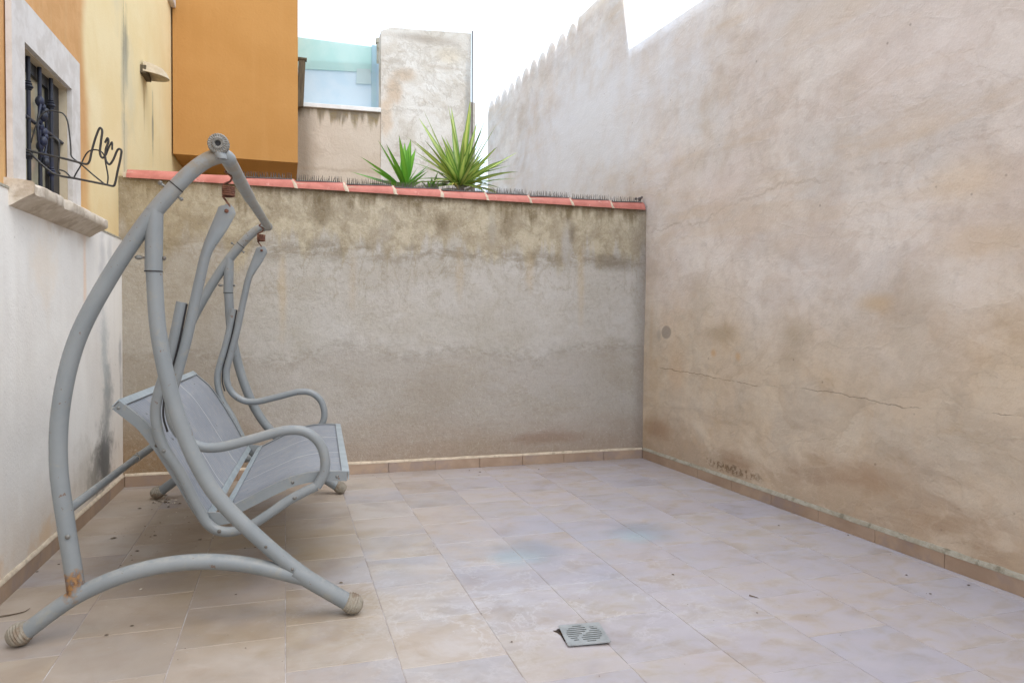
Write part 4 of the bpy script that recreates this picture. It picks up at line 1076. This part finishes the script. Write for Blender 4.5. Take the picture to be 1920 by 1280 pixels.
# hangers run down, bend forward and become the armrests
hang = [(.7225,1.676),(.722,1.672),(.7205,1.664),(.712,1.64),(.69,1.59),(.640,1.485),(.612,1.37),(.585,1.24),(.558,1.11),(.522,.97),(.497,.865),(.503,.79),(.535,.725),(.600,.678),(.672,.668),(.80,.695),(.958,.732),(1.03,.722),(1.085,.675),(1.11,.60),(1.105,.54),(1.075,.485)]
loopc = [(.541,1.27),(.518,1.15),(.488,1.02),(.458,.915),(.442,.84),(.446,.765),(.470,.68),(.53,.575),(.600,.42),(.635,.355),(.675,.322),(.73,.312),(.805,.333),(.88,.378),(.96,.432),(1.04,.472),(1.075,.487)]
for t in (t1, t2):
    P = lambda q, dv=0: SW(t, q[0], q[1])+VD*dv
    def rr(q): return R1*(1+.0*q)*math.sqrt(max(.12, min(1, q/.014)))
    def el(q):
        if q < .055: k = 1-q/.055*.3
        elif q < .12: k = .7*(1-(q-.055)/.065)
        else: k = 0
        return (1-.70*min(1, k*1.3), 1+.78*k)
    hg = T_('hanger_armrest', [P(q) for q in hang], rr, ell=el, n=7)
    T_('side_loop', [P(q) for q in loopc], R1, n=7)
    for q, dv in (((.7155,1.648),.009),((.475,.665),.021),((.685,.322),.021),((.985,.445),.021)):
        mb = MB(); mb.sphere(P(q)-VD*dv, .0085, 8, 6, (1,.6,1)); under(mb.build('bolt', M_rust if dv < .01 else M_bolt, None, smooth=True), sw)
    mb = MB(); mb.tube(spline([P(q)+VD*(-.006) for q in ((.562,1.262),(.531,1.10),(.4985,.97),(.476,.88),(.472,.80),(.487,.74))], 6), .0045, 6)
    under(mb.build('seam_shade_line', M_dark), sw)  # dark tube drawn as the shade between hanger and loop

# seat and backrest: sling fabric in metal rails
def mat_sling():
    m = Mat('woven_sling_mesh'); uv = m.N('ShaderNodeUVMap'); uv.uv_map = 'UVMap'; u = m.xyz(uv.outputs[0])
    wv = m.ma('MULTIPLY', m.ma('SINE', m.ma('MULTIPLY', u[0], 2*math.pi*150)), m.ma('SINE', m.ma('MULTIPLY', u[1], 2*math.pi*70)))
    rib = m.ma('SINE', m.ma('MULTIPLY', u[0], 2*math.pi*48))
    n = m.noise(4, 5, .65, .3); n2 = m.noise(26, 5, .7)
    c = m.mix(m.mr(n, .35, .65), lin(136,139,145), lin(148,150,154))
    c = m.mix(m.mr(rib, -1, 1, 0, .4), c, lin(122,128,136))
    c = m.mix(m.mr(wv, 0, 1, 0, .5), c, lin(100,104,110))
    c = m.mix(m.ma('MULTIPLY', m.mr(n2, .48, .66), .25), c, lin(172,164,152))
    c = m.mix(m.ma('MULTIPLY', m.mr(m.noise(26, 2, .5, 0, loc=(9,1,3)), .74, .77), .8), c, lin(62,58,54))
    for s0 in (1/3, 2/3):
        k = m.mr(m.ma('ABSOLUTE', m.ma('SUBTRACT', u[0], s0)), .0032, .0016)
        c = m.mix(m.ma('MULTIPLY', k, .8), c, lin(196,196,192))
    return m.end(c, .75, m.bump(m.ma('ADD', wv, m.ma('MULTIPLY', rib, .6)), .35, .002), spec=.3)
M_sling = mat_sling(); M_rail = simple('lit_grey_rail', (158,167,170), (144,153,157), 12, .4, .1, .002, spots=((120,112,100), 24, .62, .7, .4), spec=.5)  # paler rail tone: light on upward-facing rails put into the colour
tp0, tp1 = t1+.0155, t2-.0155
def panel(name, profile, sag, nrm_sign, lift=0.0):
    def PW(t, u, z): return SW(t, u, z+lift*(1-t))
    pts2 = spline([Vector((a, b, 0)) for a, b in profile], 8); n = len(pts2); m_ = 24
    L = [0]
    for i in range(1, n): L.append(L[-1]+(pts2[i]-pts2[i-1]).length)
    vs = []; fs = []; uvs = []
    nor = []
    for i in range(n):
        d = (pts2[min(i+1,n-1)]-pts2[max(i-1,0)]).normalized(); nor.append(Vector((-d.y, d.x, 0))*nrm_sign)
    e = .012/2.1
    for i in range(n):
        for j in range(m_+1):
            s_ = j/m_; t = tp0+(tp1-tp0)*s_
            sg = sag*math.sin(math.pi*s_)**.7*math.sin(math.pi*i/(n-1))**.6
            q = pts2[i]-nor[i]*sg; vs.append(PW(t, q.x, q.y))
    W = m_+1
    for i in range(n-1):
        for j in range(m_):
            a = i*W+j; fs.append((a, a+1, a+W+1, a+W)); uvs.append([(j/m_, L[i]/L[-1]), ((j+1)/m_, L[i]/L[-1]), ((j+1)/m_, L[i+1]/L[-1]), (j/m_, L[i+1]/L[-1])])
    N = len(fs); nv = len(vs)
    # underside copy, 2 mm below
    for i in range(n):
        for j in range(W): v = vs[i*W+j]; q = nor[i]; vs.append(Vector(v)-Vector((un.x*q.x, un.y*q.x, q.y))*.002)
    for f, q in list(zip(fs[:N], uvs[:N])): fs.append(tuple(i+nv for i in reversed(f))); uvs.append(list(reversed(q)))
    o = meshobj(name, vs, fs, M_sling, None, smooth=True)
    ul = o.data.uv_layers.new(name='UVMap')
    for p, q in zip(o.data.polygons, uvs):
        for li, c_ in zip(p.loop_indices, q): ul.data[li].uv = c_
    under(o, sw)
    # side rails
    for t, sgn in ((tp0, -1), (tp1, 1)):
        mb = MB(); vs = []; fs = []
        for i in range(n):
            q = pts2[i]; nn = nor[i]
            for (off, lv) in ((.006, .013), (.006, -.014), (-.036, -.014), (-.036, -.011), (.003,-.011), (.003, .013)):
                s2 = q+nn*off; vs.append(PW(t, s2.x, s2.y)-VD*lv*sgn*-1 if False else PW(t, s2.x, s2.y)+VD*(-lv*sgn*1.0))
        for i in range(n-1):
            for k in range(6): k2 = (k+1) % 6; fs.append((i*6+k, i*6+k2, i*6+6+k2, i*6+6+k))
        fs += [tuple(range(6)), tuple((n-1)*6+k for k in range(5,-1,-1))]
        mb.add(vs, fs); r = mb.build('side_rail', M_sw, None, smooth=True); r.parent = o
        for fr in (.06, .5, .93):
            i = int(fr*(n-1)); s2 = pts2[i]-nor[i]*.017; mb = MB(); mb.sphere(PW(t, s2.x, s2.y)+VD*sgn*.0145, .0075, 8, 6, (1,.5,1))
            r = mb.build('rivet', M_bolt, None, smooth=True); r.parent = o
    # end rails
    for i, dr in ((0, 1), (n-1, -1)):
        d = (pts2[min(i+1,n-1)]-pts2[max(i-1,0)]).normalized()*dr; nn = nor[i]
        mb = MB(); a = pts2[i]
        c4 = [a-d*.006+nn*.0072, a+d*.026+nn*.0072, a+d*.026-nn*.004, a-d*.006-nn*.030]
        c4 = [a-d*.008+nn*.0075, a+d*.024+nn*.0075, a+d*.024+nn*.0035, a-d*.004+nn*.0035, a-d*.004-nn*.030, a-d*.008-nn*.030]
        A_ = [PW(tp0-.0062, q.x, q.y) for q in c4]; B_ = [PW(tp1+.0062, q.x, q.y) for q in c4]
        mb.add(A_+B_, [(0,1,7,6),(1,2,8,7),(2,3,9,8),(3,4,10,9),(4,5,11,10),(5,0,6,11),(5,4,3,2,1,0),(6,7,8,9,10,11)])
        r = mb.build('end_rail', M_rail); r.parent = o
    # rail joint straps mark the middle seam
    return o
backp = [(.300,.862),(.345,.822),(.395,.775),(.455,.690),(.545,.535),(.600,.430),(.640,.365)]
seatp = [(.700,.368),(.80,.418),(.90,.466),(.97,.495),(1.04,.510),(1.12,.514),(1.205,.510)]
bk = panel('backrest', backp, .012, 1)
st = panel('seat', seatp, .008, 1, .028)
# brackets tying backrest and seat to the side loops
for t, sg in ((t1, 1), (t2, -1)):
    mb = MB()
    mb.hexa([SW(t,.635,.395)+VD*sg*.018, SW(t,.665,.335)+VD*sg*.018, SW(t,.745,.345)+VD*sg*.018, SW(t,.72,.385)+VD*sg*.018,
             SW(t,.635,.395)+VD*sg*.028, SW(t,.665,.335)+VD*sg*.028, SW(t,.745,.345)+VD*sg*.028, SW(t,.72,.385)+VD*sg*.028])
    under(mb.build('hinge_plate', M_sw), sw)

# ------------------------------------------------------------------ floor drain
q4 = [fl(*p) for p in ((1066,1215),(1142,1210),(1122,1172),(1050,1177))]
gc = sum(q4, Vector())/4; ang = math.atan2((q4[1]-q4[0]).y, (q4[1]-q4[0]).x); sx = (q4[1]-q4[0]).length; sy = (q4[3]-q4[0]).length; sz = (sx+sy)/2
dr = empty('drain_grate', 'square steel drain grate with slots, lying skewed over its hole in the paving', 'drain grate'); dr.location = (gc.x, gc.y, 0); dr.rotation_euler = (0,0,ang)
cu = bpy.data.curves.new('grate_curve', 'CURVE'); cu.dimensions = '2D'; cu.fill_mode = 'BOTH'; cu.extrude = .0022
def poly(pts):
    s_ = cu.splines.new('POLY'); s_.points.add(len(pts)-1); s_.use_cyclic_u = True
    for p, (a, b) in zip(s_.points, pts): p.co = (a, b, 0, 1)
H_ = sz/2; c_ = .004
poly([(-H_+c_,-H_),(H_-c_,-H_),(H_,-H_+c_),(H_,H_-c_),(H_-c_,H_),(-H_+c_,H_),(-H_,H_-c_),(-H_,-H_+c_)])
Rg = H_*.86; nr = 9; sh = Rg*2/nr
for k in range(nr):
    yy = -Rg+sh*(k+.5); hw = math.sqrt(max(0, Rg*Rg-yy*yy))*.97; m_ = .012*0+ .16*H_*math.sin(yy/Rg*3.0)*2.0; gp_ = .0075
    hgt = sh*.24
    for a, b in ((-hw, m_-gp_), (m_+gp_, hw)):
        if b-a > .012:
            poly([(a,yy-hgt*.4),(a+.002,yy-hgt),(b-.002,yy-hgt),(b,yy-hgt*.4),(b,yy+hgt*.4),(b-.002,yy+hgt),(a+.002,yy+hgt),(a,yy+hgt*.4)])
tmp = bpy.data.objects.new('tmp', cu); COL.objects.link(tmp); dg = bpy.context.evaluated_depsgraph_get()
mg = bpy.data.meshes.new_from_object(tmp.evaluated_get(dg)); bpy.data.objects.remove(tmp)
mg.materials.clear(); mg.materials.append(M_steel)
go = link(bpy.data.objects.new('grate_plate', mg), dr); go.location = (0,0,.0115); go.rotation_euler = (math.radians(1.4), math.radians(-1.6), 0)
mb = MB(); mb.box((-H_+.01,-H_+.012,.0008), (H_-.01,H_-.008,.0022)); mb.build('hole_shade_sheet', simple('hole_shade_black', (22,20,19), (12,11,10), 20, .9), dr)  # black sheet on the tiles stands for the darkness of the drain hole
mb = MB(); P_ = [(-.062,.084),(-.01,.088),(.045,.093),(.058,.092),(.064,.084),(.06,.07),(-.06,.05),(-.076,-.04),(-.084,-.028),(-.086,.02),(-.094,.046),(-.108,.066),(-.094,.066),(-.088,.076)]
vs = [Vector((a, b, .0016)) for a, b in P_]+[Vector((a*.9, b*.9, .0006)) for a, b in P_]; n = len(P_)
mb.add(vs, [tuple(range(n))]+[(i, (i+1) % n, n+(i+1) % n, n+i) for i in range(n)]); mb.build('hole_shade_edge', M_hole_shade, dr)  # flat dark patch painting the shaded opening beside the grate

# ------------------------------------------------------------------ litter on the floor
M_lit = simple('dry_debris', (84,70,58), (120,108,92), 60, .95)
M_lit2 = simple('plaster_crumbs', (206,198,184), (170,158,140), 60, .95)
def flake(mb, c, r, flat=.4):
    n = 6; a0 = random.random()*6; vs = []
    for k in range(n):
        a = a0+2*math.pi*k/n; rr_ = r*random.uniform(.5,1.2); vs.append(c+Vector((math.cos(a)*rr_, math.sin(a)*rr_, random.uniform(.0005, r*flat*.5))))
    tpv = c+Vector((0,0,r*flat+.001)); mb.add(vs+[tpv, c], [(i, (i+1) % n, n) for i in range(n)]+[((i+1) % n, i, n+1) for i in range(n)])
def at_(px, py): p = fl(px, py); p.z = .0012; return p
mb = MB(); mc = MB()
for k in range(90):
    p = at_(random.gauss(330, 70), random.gauss(990, 40))
    if lx(p.y)+.05 < p.x < 2.9 and p.y < 5.5: flake(mb if random.random() < .65 else mc, p, random.uniform(.002,.007))
for (px, py, r) in ((213,1009,.018),(290,1004,.014),(257,1033,.012),(375,1012,.012),(262,953,.014),(310,928,.02),(200,1190,.010),(247,1173,.008),(226,1060,.006),(70,1072,.008),(110,1058,.008),(530,1083,.008),(528,1074,.006),
                    (1262,1077,.01),(1700,1078,.008),(1590,1003,.008),(1600,1003,.007),(1420,1149,.006),(1745,1113,.006),(960,1203,.005),(1817,1097,.008),(880,882,.01),(900,885,.012),(1010,880,.01),(1460,985,.008),(640,1092,.01)):
    flake(mb, at_(px, py), r, .35)
for (px, py, r) in ((265,1105,.009),(320,1003,.008),(330,990,.008),(318,1012,.008),(330,938,.014),(318,940,.012),(270,1018,.007),(285,1012,.007),(395,1010,.008),(880,1000,.004),(668,950,.006),(700,880,.006)):
    flake(mc, at_(px, py), r, .5)
for k in range(60):
    flake(mb, at_(random.uniform(300,1900), random.uniform(885,1270)), random.uniform(.001,.003))
for k in range(40):
    flake(mb, Vector((random.uniform(-1,2.9), random.uniform(5.2,5.58), .001)), random.uniform(.002,.006))
for k in range(26):
    p = at_(random.gauss(312, 14), random.gauss(941, 4)); flake(mb if random.random() < .6 else mc, p, random.uniform(.004,.012), .6)
tag(mb.build('leaf_litter', M_lit), kind='stuff'); tag(mc.build('plaster_crumbs', M_lit2), kind='stuff')
def twig(pts, r, label):
    mb = MB(); mb.tube(spline([at_(*p)+Vector((0,0,r)) for p in pts], 6), lambda t: r*(1-.6*t), 7)
    o = mb.build('twig', M_lit, None, smooth=True); tag(o, label, 'twig')
twig([(0,1157),(25,1153),(45,1148),(56,1142)], .0035, 'long thin brown twig near the left skirting')
twig([(1405,1117),(1412,1119),(1422,1122)], .003, 'short dark twig on the open paving right of the drain grate')
